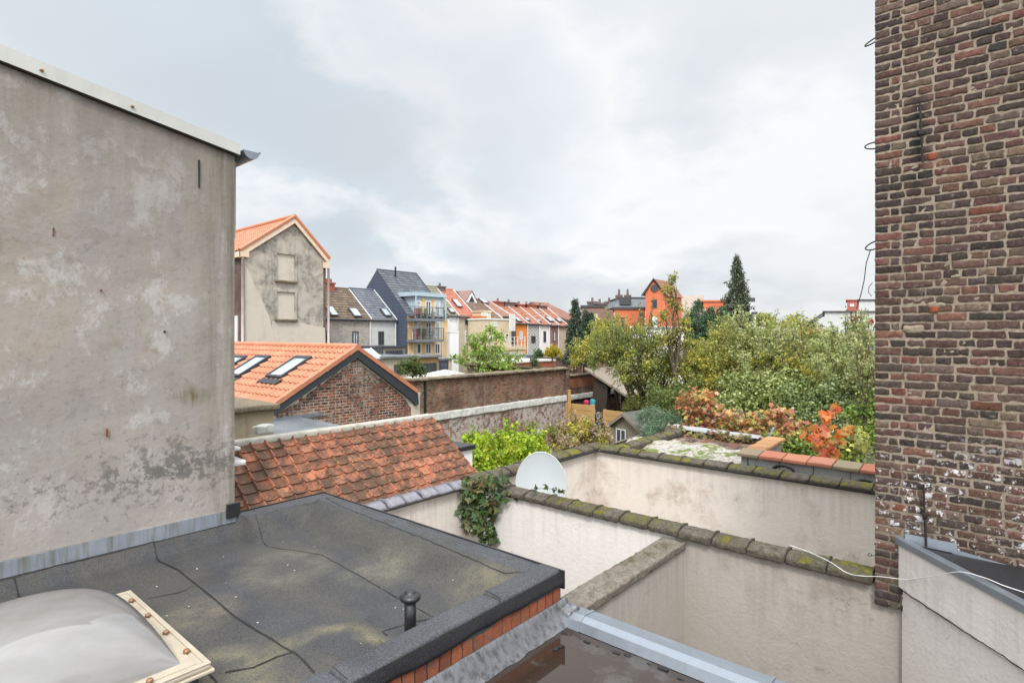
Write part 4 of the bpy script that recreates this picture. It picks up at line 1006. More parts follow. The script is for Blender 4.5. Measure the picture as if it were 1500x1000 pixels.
# second wall further back
SW = thing('back_brick_wall', (24, 20, GZ), 'purple brick wall with dark corrugated cap further back behind the party wall', 'wall')
p = atY(690, 534, 20); q = atY(838, 545, 20); mb = MB(); mb.prism([(p.x, 20, GZ), (q.x, 20, GZ), (q.x, 20, q.z+.15), (p.x, 20, p.z)], (0, .25, 0)); obj('wall', mb, M['brick_far'], SW)
mb = MB(); mb.prism([(p.x-.1, 19.9, p.z-.02), (q.x, 19.9, q.z+.13), (q.x, 19.9, q.z+.24), (p.x-.1, 19.9, p.z+.1)], (0, .5, 0)); obj('cap', mb, M['wallcap'], SW)

# gazebo roof, pale
GZB = thing('gazebo', atY(656, 548, 23), 'off-white pitched gazebo canopy behind the brick party wall', 'gazebo')
c = atY(652, 541, 23); w = 1.5; mb = MB(); ap = Vector((c.x, 23, c.z)); cs = [Vector((c.x+sx*w, 23+sy*w, c.z-.42)) for sx, sy in ((-1, -1), (1, -1), (1, 1), (-1, 1))]
for i in range(4): mb.face([cs[i], cs[(i+1) % 4], ap]); mb.face([cs[i], cs[(i+1) % 4], cs[(i+1) % 4]-Vector((0, 0, .2)), cs[i]-Vector((0, 0, .2))])
obj('canopy', mb, M['roof_pale'], GZB)
for v in cs: mb = MB(); mb.box(v.x-.04, v.x+.04, v.y-.04, v.y+.04, GZ, v.z); obj('post', mb, M['frame_white'], GZB)

# ================================================================ OPEN SHED AND FENCE PANELS
SH_ = thing('open_shed', (22.5, 13.5, GZ), 'open garden shed with sloping corrugated roof and dark curved post', 'shed')
a = atX(858, 543, 22.0); b = atX(938, 596, 22.0); mb = MB()
d = (b-a)
mb.prism([a, b, b+Vector((0, 0, .10)), a+Vector((0, 0, .10))], (5, 0, 0)); mb.prism([a+Vector((-.12, 0, .07)), b+Vector((-.12, 0, .07)), b+Vector((-.12, 0, .16)), a+Vector((-.12, 0, .16))], (.14, 0, 0)); obj('roof', mb, M['wood_grey'], SH_)
mb = MB(); p0 = atX(886, 566, 22.1); pts = [atX(870, 556, 22.1), atX(868, 580, 22.1), atX(869, 600, 22.1), atX(873, 622, 22.1)]; qts = [atX(890, 566, 22.1), atX(889, 585, 22.1), atX(886, 605, 22.1), atX(878, 622, 22.1)]
for i in range(3): mb.prism([pts[i], qts[i], qts[i+1], pts[i+1]], (.3, 0, 0))
obj('curved_post', mb, P_('brown_black_board', (.05, .038, .03)), SH_)
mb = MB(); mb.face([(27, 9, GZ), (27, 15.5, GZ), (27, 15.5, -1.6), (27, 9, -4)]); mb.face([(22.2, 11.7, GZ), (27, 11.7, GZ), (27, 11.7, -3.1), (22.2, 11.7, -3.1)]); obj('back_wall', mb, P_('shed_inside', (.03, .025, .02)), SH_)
def board_fence(label, pts, X, n):
    a = atX(*pts[0], X); b = atX(*pts[1], X); bot = atX(pts[0][0], pts[2], X).z
    t = thing('board_fence', ((a.x+b.x)/2, (a.y+b.y)/2, bot), label, 'fence')
    h = (a.z-bot)/n
    for i in range(n):
        mb = MB(); z0 = bot+i*h; mb.rbox((X-.03-.012*(i % 2), b.y, z0+.006), (X+.02, a.y, z0+h-.006), .006, (1, 4, 1), .003, 3); obj('board', mb, M['wood_fence'], t)
    mb = MB(); mb.box(X-.06, X+.05, a.y-.05, a.y+.05, bot-.5, a.z+.02); mb.box(X-.06, X+.05, b.y-.05, b.y+.05, bot-.5, a.z+.02); obj('post', mb, M['wood_fence'], t)
    return t
board_fence('fresh pine fence panel left of the dark shed post', ((831, 590), (869, 590), 640), 20.5, 6)
board_fence('low pine fence panel right of the dark shed post', ((886, 600), (931, 600), 640), 20.8, 5)
t = thing('fence_post', atX(834, 600, 20.3), 'tall thin timber post rising above the left pine fence panel', 'post'); mb = MB(); a = atX(834, 572, 20.3); mb.box(a.x-.05, a.x+.05, a.y-.05, a.y+.05, GZ, a.z); mb2 = MB(); mb2.box(a.x-.06, a.x+.06, a.y-.06, a.y+.06, a.z, a.z+.03); obj('shaft', mb, M['wood_fence'], t); obj('cap', mb2, M['wood_fence'], t)
# tools leaning behind the fence
t = thing('garden_tool', atX(872, 600, 21.2), 'blue and red long handles leaning against the shed post', 'tool')
mb = MB(); mb.tube([atX(869, 590, 21), atX(877, 622, 21)], .02, 5); obj('blue_handle', mb, P_('blue_handle', (.1, .25, .5)), t)
mb = MB(); mb.tube([atX(867, 600, 21), atX(872, 622, 21)], .03, 5); obj('red_handle', mb, P_('red_handle', (.5, .07, .04)), t)
for px, py, c, nm, lb in ((859, 588, (.35, .03, .08), 'red_bag', 'crimson bag showing above the left fence panel'), (868, 587, (.04, .25, .28), 'teal_bag', 'teal bag beside the dark shed post')):
    p = atX(px, py, 21.2); mb = MB(); mb.rbox(p-Vector((.1, .12, .35)), p+Vector((.1, .12, .08)), .09, (3, 3, 3), .03, 5); single('garden_bag', mb, P_(nm, c), lb, 'bag', smooth=True)

# ================================================================ PLAYHOUSE
PH = thing('playhouse', atT(915, 640, 17.5), 'small brown board playhouse with felt gable roof and white window', 'playhouse')
c = atT(916, 606, 17.5); fx = c.x; w = .62; hz = c.z; ev = hz-.42
def ph(u, v, z): return Vector((fx+v*.97-u*.2, c.y-u*.97-v*.1, z))
mb = MB(); mb.prism([ph(-w, 0, GZ), ph(w, 0, GZ), ph(w, 0, ev), ph(0, 0, hz-.05), ph(-w, 0, ev)], ph(0, 1.7, 0)-ph(0, 0, 0)); obj('wall', mb, M['wood_shed'], PH)
mb = MB(); dv = ph(0, 1.9, 0)-ph(0, -.15, 0)
mb.prism([ph(0, -.12, hz), ph(w+.17, -.12, ev-.1), ph(w+.17, -.12, ev-.05), ph(0, -.12, hz+.05)], dv); mb.prism([ph(0, -.121, hz), ph(-w-.17, -.121, ev-.1), ph(-w-.17, -.121, ev-.05), ph(0, -.121, hz+.05)], dv); obj('roof', mb, P_('playhouse_felt', (.16, .155, .145), var=.3, sc=6), PH)
mb = MB(); mb.prism([ph(0, -.15, hz-.06), ph(w+.18, -.15, ev-.17), ph(w+.18, -.15, ev-.06), ph(0, -.15, hz+.045)], (.03, 0, 0)); mb.prism([ph(0, -.15, hz-.06), ph(-w-.18, -.15, ev-.17), ph(-w-.18, -.15, ev-.06), ph(0, -.15, hz+.045)], (.03, 0, 0)); obj('bargeboard', mb, M['wood_shed'], PH)
wn = MB(); 
for (u0, u1, z0, z1) in ((-.36, -.33, -.92, -.48), (.0, .03, -.92, -.48), (-.18, -.15, -.92, -.48), (-.33, 0, -.92, -.89), (-.33, 0, -.51, -.48)):
    wn.prism([ph(u0, -.03, hz+z0), ph(u1, -.03, hz+z0), ph(u1, -.03, hz+z1), ph(u0, -.03, hz+z1)], (.03, 0, 0))
wo = obj('window', wn, M['frame_white'], PH); mb = MB(); mb.prism([ph(-.33, -.015, hz-.89), ph(0, -.015, hz-.89), ph(0, -.015, hz-.51), ph(-.33, -.015, hz-.51)], (.01, 0, 0)); obj('pane', mb, M['glass'], wo)
t = thing('grey_fence', atT(930, 640, 16), 'weathered grey plank fence top beside the playhouse', 'fence'); a = atX(900, 650, 13.6); b = atX(942, 637, 15.2); mb = MB()
for i in range(14): 
    p = a.lerp(b, i/14); q = a.lerp(b, (i+.93)/14); mb.prism([p, q, q-Vector((0, 0, 1.2)), p-Vector((0, 0, 1.2))], (.03, .02, 0))
obj('boards', mb, M['wood_grey'], t); mb = MB(); mb.tube([a+Vector((0, 0, .02)), b+Vector((0, 0, .02))], .03, 5); obj('rail', mb, M['wood_grey'], t)

# ================================================================ MOSSY SHED ROOF AND LOW BLOCK WALL BEHIND WALL B
MS = thing('mossy_shed', (11.4, 4.8, GZ), 'low shed with white flaking roof overgrown with bright moss behind the yard wall', 'shed')
m = Mt('flaking_mossy_roof'); p = m.pos(); a1 = m.noi(p, 3.2, 6, .65, .5); b1 = m.noi(p, 14, 6, .75); 
cc = m.mix(m.rng(b1, .42, .58), (.24, .215, .18), (.50, .47, .43)); cc = m.mix(m.rng(m.ma('ADD', a1, m.ma('MULTIPLY', b1, .35)), .68, .74), cc, m.mix(b1, (.17, .21, .035), (.07, .085, .02))); M['flaky'] = m.fin(cc, .9, m.bump(b1, .6, .02))
mb = MB(); zz = -2.42; y0, y1_ = 3.45, 5.86; n = 26; vs = []; fs = []
for i in range(n+1):
    for j in range(n+1):
        x = 9.5+2.1*i/n; y = y0+(y1_-y0+.4)*j/n; vs.append((x, y, -2.50+.22*(x-9.5)/2.1+.05*noise.noise(Vector((x*2.5, y*2.5, 0)))+.03*noise.noise(Vector((x*7, y*7, 0)))))
for i in range(n):
    for j in range(n): a = i*(n+1)+j; fs.append((a, a+n+1, a+n+2, a+1))
mb.add(vs, fs); obj('roof', mb, M['flaky'], MS, smooth=True)
mb = MB(); mb.rbox((11.5, y0-.1, GZ), (13.05, y1_+.4, -2.40), .15, (16, 20, 6), .09, 2.2); obj('rubble_bank', mb, M['brick_old_y'], MS, smooth=True)
mb = MB(); mb.box(9.55, 11.5, y0, y1_+.3, GZ, -2.6); obj('wall', mb, M['plaster_ochre'], MS)
MOSSY = (1, 3, 4, 6); cap_tiles(MS, 'x', 9.55, 12.9, 5.72, 6.02, -2.38, -2.26, .4, M['stone'], M['stone_moss'], tilt=.03)
BW = thing('rubble_wall', (13.2, 4.8, GZ), 'low rubble wall behind the mossy shed roof under a silver sheet strip', 'wall')
mb = MB(); mb.rbox((13.0, 3.3, GZ), (13.25, 6.3, -2.26), .04, (2, 20, 12), .05, 3); obj('masonry', mb, M['brick_old_y'], BW, smooth=True)
mb = MB(); a = atX(985, 623, 13.0); b = atX(1113, 640, 12.9); n = 24; vs = []; fs = []
for i in range(n+1):
    p = a.lerp(b, i/n); w_ = .02*noise.noise(Vector((i*.4, 0, 0))); e = .03+.04*math.sin(math.pi*min(1, i/n+.05))
    vs += [p+Vector((-.05, 0, w_)), p+Vector((-.08, 0, w_-e*.8)), p+Vector((.12, 0, w_+.02))]
for i in range(n):
    k = i*3; fs += [(k, k+3, k+4, k+1), (k, k+2, k+5, k+3)]
mb.add(vs, fs); obj('silver_strip', mb, P_('silver_sheet', (.33, .345, .36), rough=.35), BW, smooth=True)
OW = thing('block_wall', (10, 1, GZ), 'low concrete block wall capped with orange clay tiles behind the mossy coping', 'wall')
mb = MB(); mb.box(9.85, 10.05, -3, 3.36, GZ, -2.03); obj('wall', mb, M['block'], OW); mb = MB(); mb.box(10.05, 11.5, 3.18, 3.36, GZ, -2.02); obj('return_wall', mb, M['block'], OW)
y = 3.42; k = 0
while y > -2.6:
    l = .36; mb = MB(); c = jit(random.choice([(.50, .2, .12), (.46, .17, .10), (.55, .24, .15), (.30, .22, .14)]), .15); sg = random.uniform(-.01, .01)
    mb.rbox((9.78, y-l+.006, -2.045+sg*.3), (10.12, y-.006, -1.985+sg), .015, (5, 6, 1), .006, 9, c, fn=lambda p: p+Vector((0, 0, .04*(p.x-9.78)/.34))); obj('clay_tile', mb, M['tile_far'], OW, smooth=True); y -= l
for i in range(4):
    mb = MB(); c = jit(random.choice([(.42, .22, .1), (.5, .26, .12)]), .2); x = 10.1+i*.36; mb.rbox((x, 3.12, -2.04+i*.012), (x+.37, 3.44, -1.98+i*.012), .015, (5, 5, 1), .01, 6, c); obj('clay_tile', mb, M['tile_far'], OW, smooth=True)
for (px, py, w) in ((1148, 688, 16), (1268, 707, 13)):
    a = atX(px-w, py+2, 9.6); b = atX(px+w, py+4, 9.6); ctr = (a+b)/2; r = (a-b).length/2; mb = MB(); mb.tube([ctr+Vector((0, r*math.cos(math.pi*i/12), r*.62*math.sin(math.pi*i/12))) for i in range(13)], .022, 8)
    mb.tube([ctr+Vector((.02, r*.86*math.cos(math.pi*i/12), r*.5*math.sin(math.pi*i/12))) for i in range(13)], .012, 6)
    single('hose_arch', mb, M['iron'], ('black hoop of pipe behind the mossy coping, left one' if px < 1200 else 'black hoop of pipe behind the mossy coping, next to the brick pier'), 'pipe', smooth=True)
t = thing('leaning_pane', atT(1126, 640, 11.6), 'narrow bright pane of glass leaning at the end of the orange coping', 'pane'); a = atT(1131, 627, 11.6); b = atT(1122, 645, 11.6); mb = MB(); mb.prism([a, b, b+Vector((.0, -.04, -.0)), a+Vector((0, -.04, .0))], (.03, 0, .02)); obj('sheet', mb, M['zinc'], t)
# ================================================================ TALL GABLE HOUSE
HYY = 36.0
a = atY(357, 363, HYY); b = atY(477, 378, HYY); c = atY(430, 320, HYY); hx0, hx1, hxa = a.x, b.x, c.x; hez = (a.z+b.z)/2; haz = c.z
HH = thing('gable_house', (hxa, HYY+5, GZ), 'tall narrow house with aged grey rendered gable, two bricked-up windows and orange roof', 'house')
mb = MB(); mb.prism([(hx0, HYY, GZ), (hx1, HYY, GZ), (hx1, HYY, hez), (hxa, HYY, haz-.05), (hx0, HYY, hez)], (0, .3, 0)); obj('gable_wall', mb, M['plaster_h'], HH)
mb = MB(); p0 = (hx0, HYY+.3); mb.prism([(hx0+.01, HYY+.3, GZ), (hx1-.01, HYY+.3, GZ), (hx1-.01, HYY+.3, hez-.02), (hxa, HYY+.3, haz-.07), (hx0+.01, HYY+.3, hez-.02)], (0, 12, 0)); obj('side_wall', mb, M['brick_far_y'], HH)
# paler lower render patch with slanting upper edge
def hp(px, py): q = atY(px, py, HYY-.012); return q
mb = MB(); pl = [(359, 388), (366, 400), (376, 425), (386, 445), (394, 462), (398, 480), (399, 470), (440, 473), (476, 480), (477, 520), (359, 520)]; mb.prism([hp(*q) for q in pl], (0, .011, 0)); obj('render_patch', mb, M['plaster_pale'], HH)
for (x0, x1, y0, y1) in ((405, 431, 371, 410), (405, 431, 427, 467)):
    A_ = atY(x0, y0, HYY); B_ = atY(x1, y1, HYY); mb = MB(); f = .14
    z1 = A_.z; z0 = atY(x0, y1, HYY).z; X0, X1_ = A_.x, B_.x
    mb.box(X0-f, X0, HYY-.10, HYY, z0, z1+f); mb.box(X1_, X1_+f, HYY-.10, HYY, z0, z1+f); mb.box(X0, X1_, HYY-.13, HYY, z1, z1+f); w_ = obj('blocked_window', mb, M['plaster_h'], HH)
    mb = MB(); mb.box(X0, X1_, HYY-.008, HYY, z0, z1); obj('infill', mb, M['plaster_pale'], w_)
    mb = MB(); mb.rbox((X0-.14, HYY-.2, z0-.14), (X1_+.18, HYY, z0), .02, (6, 2, 1), .02, 3); obj('sill', mb, M['wallcap'], w_)
U1 = Vector((hxa-hx0, 0, haz-hez)); U2 = Vector((hxa-hx1, 0, haz-hez)); oc2 = [(.56, .22, .125), (.52, .20, .115), (.6, .25, .14)]
mb = MB(); tile_roof(mb, (hx0-.25, HYY-.15, hez-.2*U1.z/U1.x), (0, 1, 0), U1, 12.3, U1.length+.3, .3, .34, .05, oc2, ns=5, ja=.07, lift=.05); r1 = obj('roof', mb, M['tile_new'], HH)
mb = MB(); tile_roof(mb, (hx1+.15, HYY-.15, hez+.15*U2.z/U2.x), (0, 1, 0), U2, 12.3, U2.length+.2, .3, .34, .05, oc2, ns=5, ja=.07, lift=.05); obj('roof', mb, M['tile_new'], HH)
mb = MB()
for s, x in ((1, hx0-.3), (-1, hx1+.2)):
    zb_ = hez-abs(x-(hx0 if s > 0 else hx1))*U1.z/abs(U1.x); mb.prism([(x, HYY-.2, zb_-.38), (hxa, HYY-.2-.001*s, haz-.33), (hxa, HYY-.2-.001*s, haz+.05), (x, HYY-.2, zb_+.02)], (0, .12, 0))
mb.box(hx0-.3, hx0+.25, HYY-.21, HYY+12, hez-.55, hez-.2); mb.box(hx1-.25, hx1+.2, HYY-.21, HYY-.05, hez-.75, hez-.35); obj('bargeboard', mb, P_('peach_board', (.72, .55, .42), streak=.1), HH)
mb = MB()
for s, x in ((1, hx0-.32), (-1, hx1+.22)):
    zb_ = hez-abs(x-(hx0 if s > 0 else hx1))*U1.z/abs(U1.x); mb.tube([(x, HYY-.16, zb_+.1), (hxa, HYY-.16, haz+.14)], .13, 6, oc2[0])
mb.tube([(hxa, HYY-.2, haz+.14), (hxa, HYY+12, haz+.14)], .14, 8, oc2[0]); obj('ridge_tile', mb, M['tile_new'], HH)
for x in (hx0-.12, hx1+.15):
    mb = MB(); mb.tube([(x, HYY-.12, hez-.2), (x, HYY-.12, GZ)], .085, 8); obj('downpipe', mb, P_('pinkish_pipe', (.6, .52, .52)), HH, smooth=True)
mb = MB(); mb.box(hx0+.012, hx0+.03, HYY-.004, HYY+.05, GZ, hez); mb.box(hx1-.18, hx1+.004, HYY-.006, HYY+.3, GZ, hez-.3); obj('brick_edge', mb, M['brick_far'], HH)
mb = MB(); mb.box(hx0-.06, hx0+.01, HYY+.8, HYY+1.9, -1.6, 1.2); w_ = obj('window', mb, M['frame_white'], HH)

# ================================================================ ROW OF HOUSES
def xat(px, Y=40.): return atY(px, 480, Y).x
def window(parent, px0, py0, px1, py1, Y, mat='glass', frame='frame_white', mull=0, name='window', fw=.09):
    a = atY(px0, py0, Y); b = atY(px1, py0, Y); X0, X1_ = a.x, b.x; z1 = a.z; z0 = (HY-py1)/F*(FX*X0+FY*Y)
    mb = MB(); mb.box(X0, X0+fw, Y-.06, Y, z0, z1); mb.box(X1_-fw, X1_, Y-.06, Y, z0, z1); mb.box(X0+fw, X1_-fw, Y-.06, Y, z0, z0+fw); mb.box(X0+fw, X1_-fw, Y-.06, Y, z1-fw, z1)
    for i in range(mull): x = X0+(X1_-X0)*(i+1)/(mull+1); mb.box(x-.04, x+.04, Y-.06, Y-.005, z0+fw, z1-fw)
    w_ = obj(name, mb, M[frame], parent)
    mb = MB(); mb.box(X0+fw*.9, X1_-fw*.9, Y-.02, Y-.003, z0+fw*.9, z1-fw*.9); obj('pane', mb, M[mat], w_)
    return w_
def sky_win(parent, px, py, w, h, o, u, X=None):
    w *= .8; h *= .8; n = Vector((1, 0, 0)).cross(u).normalized(); n = n if n.z > 0 else -n
    c = atP(px, py, o+n*.1, n)
    def q(a, b, d): return c+Vector((a, 0, 0))+u*b+n*d
    mb = MB(); mb.prism([q(-w/2, -h/2, 0), q(w/2, -h/2, 0), q(w/2, h/2, 0), q(-w/2, h/2, 0)], n*.09); r = obj('roof_window', mb, M['frame_dark'], parent)
    mb = MB(); k = .1; mb.prism([q(-w/2+k, -h/2+k, .09), q(w/2-k, -h/2+k, .09), q(w/2-k, h/2-k, .09), q(-w/2+k, h/2-k, .09)], n*.02); obj('pane', mb, M['glass_sky'], r)
def house(name, label, px0, px1, ey, ry, wall, cols, Yf=40., dep=3.2, wins=(), sky=(), tw=.3, th=.34, chim=(), side=None, verge='frame_white', gutter=True, amp=.05, pipe=True, ez=None, group='houses of the rear terrace'):
    X0 = xat(px0, Yf); X1_ = xat(px1, Yf); ze = zfor(ey, X0, Yf); Yr = Yf+dep; zr = zfor(ry, (X0*.6+X1_*.4), Yr)
    t = thing(name, ((X0+X1_)/2, Yf+dep, GZ), label, 'house', group)
    mb = MB(); mb.prism([(X0, Yf, GZ), (X0, Yf, ze), (X0, Yr, zr), (X0, 2*Yr-Yf, ze), (X0, 2*Yr-Yf, GZ)], (X1_-X0-.01, 0, 0)); obj('side_wall' if side else 'wall', mb, M[side or wall], t)
    if side: mb = MB(); mb.box(X0+.01, X1_, Yf-.04, Yf, GZ, ze); obj('front_wall', mb, M[wall], t); Yw = Yf-.04
    else: Yw = Yf
    u = Vector((0, Yr-Yf, zr-ze)); o = Vector((X0, Yf-.15, ze-.15*u.z/u.y+.03)); L = u.length+.18*u.length/u.y*.9; un = u.normalized()
    mb = MB(); tile_roof(mb, o, (1, 0, 0), u, X1_-X0, L, tw, th, amp, cols, ns=4, ja=.1, lift=.05); u2 = Vector((0, -u.y, u.z)); rf = obj('roof', mb, M['tile_far'], t)
    mb = MB(); slab(mb, (X0, 2*Yr-Yf, ze), (1, 0, 0), u2, X1_-X0, u.length, -.05); obj('rear_roof', mb, M['roof_grey'], t)
    mb = MB(); mb.tube([(X0, Yr, zr+.06), (X1_, Yr, zr+.06)], .09, 6, cols[0]); obj('ridge', mb, M['tile_far'], t)
    if gutter: mb = MB(); mb.tube([(X0, Yf-.2, ze-.06), (X1_, Yf-.2, ze-.06)], .09, 6); obj('gutter', mb, M['frame_dark'], t)
    if verge: mb = MB(); s = Vector((X1_-.04, 0, 0)); mb.prism([(X1_-.03, Yf-.15, ze+.0), (X1_-.03, Yr, zr+.06), (X1_-.03, Yr, zr+.13), (X1_-.03, Yf-.15, ze+.10)], (.06, 0, 0)); obj('verge', mb, M[verge], t)
    if pipe: mb = MB(); mb.tube([(X1_-.12, Yw-.1, ze), (X1_-.12, Yw-.1, GZ)], .06, 6); obj('downpipe', mb, M['frame_white'], t)
    for w_ in wins: window(t, *w_[:4], Yw, *w_[4:])
    for s_ in sky: sky_win(t, s_[0], s_[1], s_[2], s_[3], o, un)
    for (cx, cy, w_, h_, cm) in chim:
        X = atY(cx, cy, Yr).x; z = zfor(cy, X, Yr); mb = MB(); mb.box(X-w_/2, X+w_/2, Yr-.35, Yr+.35, z-h_, z); mb.box(X-w_/2-.06, X+w_/2+.06, Yr-.42, Yr+.42, z, z+.12); ch = obj('chimney', mb, M[cm], t)
        kk = random.choice((1, 2)); 
        for k in range(kk):
            x = X-w_/2+(k+.5)*w_/kk; mb = MB(); mb.lathe(x, Yr, [(.13, z+.12), (.11, z+.42), (.12, z+.45)], 10); obj('chimney_pot', mb, M[cm], ch)
    return t, X0, X1_, ze, zr, Yr, o, un
BR = [(.16, .115, .08), (.19, .135, .095), (.13, .095, .07)]; SL = [(.15, .16, .185), (.13, .14, .165), (.17, .18, .20)]; DS = [(.12, .13, .145), (.10, .11, .125), (.14, .15, .165)]
OR = [(.38, .17, .10), (.42, .19, .12), (.34, .15, .095)]; PK = [(.36, .19, .145), (.39, .21, .16), (.32, .17, .13)]; RD = [(.46, .17, .115), (.50, .19, .125), (.42, .155, .10)]; BN = [(.21, .13, .10), (.18, .11, .085), (.24, .15, .11)]; OL = [(.26, .25, .17), (.22, .21, .15)]
M['chimred'] = P_('red_chimney_brick', (.33, .1, .06), var=.3, sc=8)
M['wt_grey'] = P_('pale_grey_render', (.55, .56, .55), streak=.15); M['wt_yel'] = P_('yellow_render', (.74, .50, .24), streak=.15); M['wt_cream'] = P_('cream_render', (.62, .52, .36), streak=.3); M['wt_sand'] = P_('sand_render', (.48, .42, .33), streak=.3)
M['wt_org'] = P_('orange_render', (.72, .26, .07), streak=.15); M['wt_red'] = P_('terracotta_render', (.50, .15, .06), streak=.3); M['blueclad'] = mat_cladding('blue_slate_cladding', (.085, .105, .15), .3); M['scales'] = mat_scales(); M['wt_dark'] = P_('dark_boarding', (.07, .075, .08)); M['lightblue'] = P_('light_blue_panel', (.42, .52, .58)); M['pinkbrick'] = P_('mauve_brick', (.28, .17, .15), var=.3, sc=6); M['chimgrey'] = P_('sooty_chimney_brick', (.16, .12, .11), var=.4, sc=8)
house('terrace_house', 'rear of beige brick house with brown tile roof beside the tall gable', 466, 543, 466, 421, 'brick_beige', BR, wins=((516, 485, 524.5, 510, 'glass_pale', 'frame_dark', 1), (478, 484, 483, 508, 'glass', 'frame_dark')), sky=((486, 456, .9, 1.5), (520, 458, 1., 1.4)), chim=((481, 416, .8, 1.2, 'chimred'),))
hh = house('terrace_house', 'rear of pale grey rendered house with smooth dark slate roof', 543.5, 580, 468, 424, 'wt_grey', SL, wins=((554, 485, 562, 505, 'glass', 'frame_dark', 1),), sky=((565, 458, .9, 1.3),), amp=.015)
h3 = house('apartment_house', 'tall dark slate-clad house with yellow front and three balconies', 597, 655, 462, 398, 'wt_yel', DS, Yf=38.5, dep=4.3, side='blueclad', verge='frame_dark', amp=.02, pipe=False)
t3, X0, X1_, ze, zr, Yr, o3, u3 = h3
# dormer bay, balconies and windows of the yellow front
YW = 38.46; D0, D1 = atY(609, 450, YW).x, atY(649.5, 450, YW).x; zt_ = zfor(433, D0, YW); zb_ = zfor(466, D0, YW)
mb = MB(); mb.prism([(D0, YW-.02, zb_-.1), (D0, YW-.02, zt_), (D0, YW+2.2, zt_), (D0, YW+.3, zb_-.1)], (D1-D0, 0, 0)); mb.box(D0-.35, D1+.1, YW-.3, YW+2.6, zt_-.02, zt_+.32); dm = obj('dormer', mb, M['lightblue'], t3)
mb = MB(); mb.tube([(D0-.2, YW-.25, zt_), (D0-.2, YW-.25, zb_-.2)], .06, 6); mb.tube([(D1+.05, YW-.25, zt_), (D1+.05, YW-.25, zb_-.2)], .06, 6); obj('dormer_post', mb, M['lightblue'], dm)
for fl, (wy0, wy1) in enumerate(((440, 464), (471, 495), (502, 519))):
    for (a, b, mt, mu) in ((609.5, 617, 'glass_pale' if fl < 2 else 'glass', 0), (622.5, 631.5, 'glass', 1), (636, 644.5, 'glass_pale' if fl < 2 else 'glass', 0 if fl < 2 else 1)):
        window(t3, a, wy0, b, wy1, YW-(.03 if fl == 0 else 0), mt, 'frame_white', mu, fw=.12)
    if fl == 0:
        for (a, b) in ((617.6, 622), (632, 635.6)): mb = MB(); A_ = atY(a, 450, YW).x; B_ = atY(b, 450, YW).x; mb.box(A_, B_, YW-.05, YW-.02, zb_, zt_-.15); obj('yellow_panel', mb, M['wt_yel'], t3)
for fl, (ys_, yr_) in enumerate(((466.5, 455), (497, 486.5))):
    zs = zfor(ys_, D0, YW-1); zr_ = zs+1.0; B0, B1 = atY(608, 450, YW-1.15).x, atY(650, 450, YW-1.15).x
    mb = MB(); mb.box(B0, B1, YW-1.2, YW-.03, zs-.22, zs); bl = obj('balcony', mb, M['zinc'], t3)
    mb = MB(); mb.tube([(B0, YW-.1, zr_), (B0, YW-1.15, zr_), (B1, YW-1.15, zr_), (B1, YW-.1, zr_)], .035, 5)
    for k in range(5): zz = zs+.18+k*.18; mb.tube([(B0, YW-.1, zz), (B0, YW-1.15, zz), (B1, YW-1.15, zz), (B1, YW-.1, zz)], .012, 4)
    for k in range(6): x = B0+(B1-B0)*k/5; mb.box(x-.03, x+.03, YW-1.18, YW-1.12, zs, zr_)
    obj('railing', mb, M['zinc'], bl)
    for k in range(4):
        x = B0+.5+(B1-B0-1)*(k+random.uniform(.1, .6))/4; cc = [(.3, .1, .08), (.08, .09, .08), (.1, .16, .05), (.35, .3, .25)][k]; s = thing('balcony_chair' if k < 3 else 'plant_pot', (x, YW-.6, zs), f"{['dark red', 'charcoal', 'dark green', 'sand coloured'][k]} {'chair' if k < 3 else 'plant pot'} on the {'upper' if fl == 0 else 'lower'} balcony of the yellow house", 'chair' if k < 3 else 'pot')
        if k < 3:
            mb = MB(); mb.box(x-.22, x+.22, YW-.8, YW-.36, zs+.4, zs+.45); obj('seat', mb, P_(f'chair_{k}', cc), s); mb = MB(); mb.box(x-.22, x+.22, YW-.36, YW-.32, zs+.3, zs+.9); obj('backrest', mb, P_(f'chair_{k}', cc), s)
            for dx in (-.2, .2):
                for dy in (-.78, -.36): mb = MB(); mb.box(x+dx-.02, x+dx+.02, YW+dy, YW+dy+.04, zs, zs+.4); obj('leg', mb, P_(f'chair_{k}', cc), s)
        else:
            mb = MB(); mb.lathe(x, YW-.6, [(.12, zs), (.18, zs+.35), (.16, zs+.35)], 12); obj('pot', mb, P_(f'chair_{k}', cc), s); leaf_cloud('foliage', [((x, YW-.6, zs+.5), .22, 60)], .1, [(.08, .14, .04)], s)
mb = MB(); mb.tube([(X1_-.7, YW-.06, ze), (X1_-.7, YW-.06, GZ)], .05, 6); mb.tube([(X0+.5, YW-.06, ze-.5), (X0+.5, YW-.06, GZ)], .05, 6); obj('downpipe', mb, M['frame_white'], t3)
mb = MB(); vz = zr-.5; mb.tube([(X0+1.6, Yr-.6, vz-.3), (X0+1.6, Yr-.6, vz+.9)], .08, 6); obj('flue', mb, M['iron'], t3)
house('terrace_house', 'rear of white rendered house with olive tile roof next to the yellow apartments', 655.5, 671, 462, 420, 'white', OL, sky=((661, 455, .8, .9),), chim=((644, 421, 1., 1.2, 'chimgrey'),))
house('terrace_house', 'rear of sand rendered house with red tile roof and one roof window', 671.5, 696, 463, 424, 'wt_sand', RD, wins=((681, 468, 686, 475, 'glass', 'frame_dark', 1), (681, 484, 686, 502, 'glass', 'frame_white', 1)), sky=((669.5, 444.5, .9, 1.5),))
hb = house('terrace_house', 'broad house with brown tile roof and white triangular dormer', 696.5, 735, 466, 428, 'wt_cream', BN, dep=4.6, sky=((708, 441, 1.1, 1.3),), wins=((694, 455, 699, 461, 'glass', 'frame_dark'),) if False else ())
tb, bx0, bx1, bze, bzr, bYr, bo, bu = hb
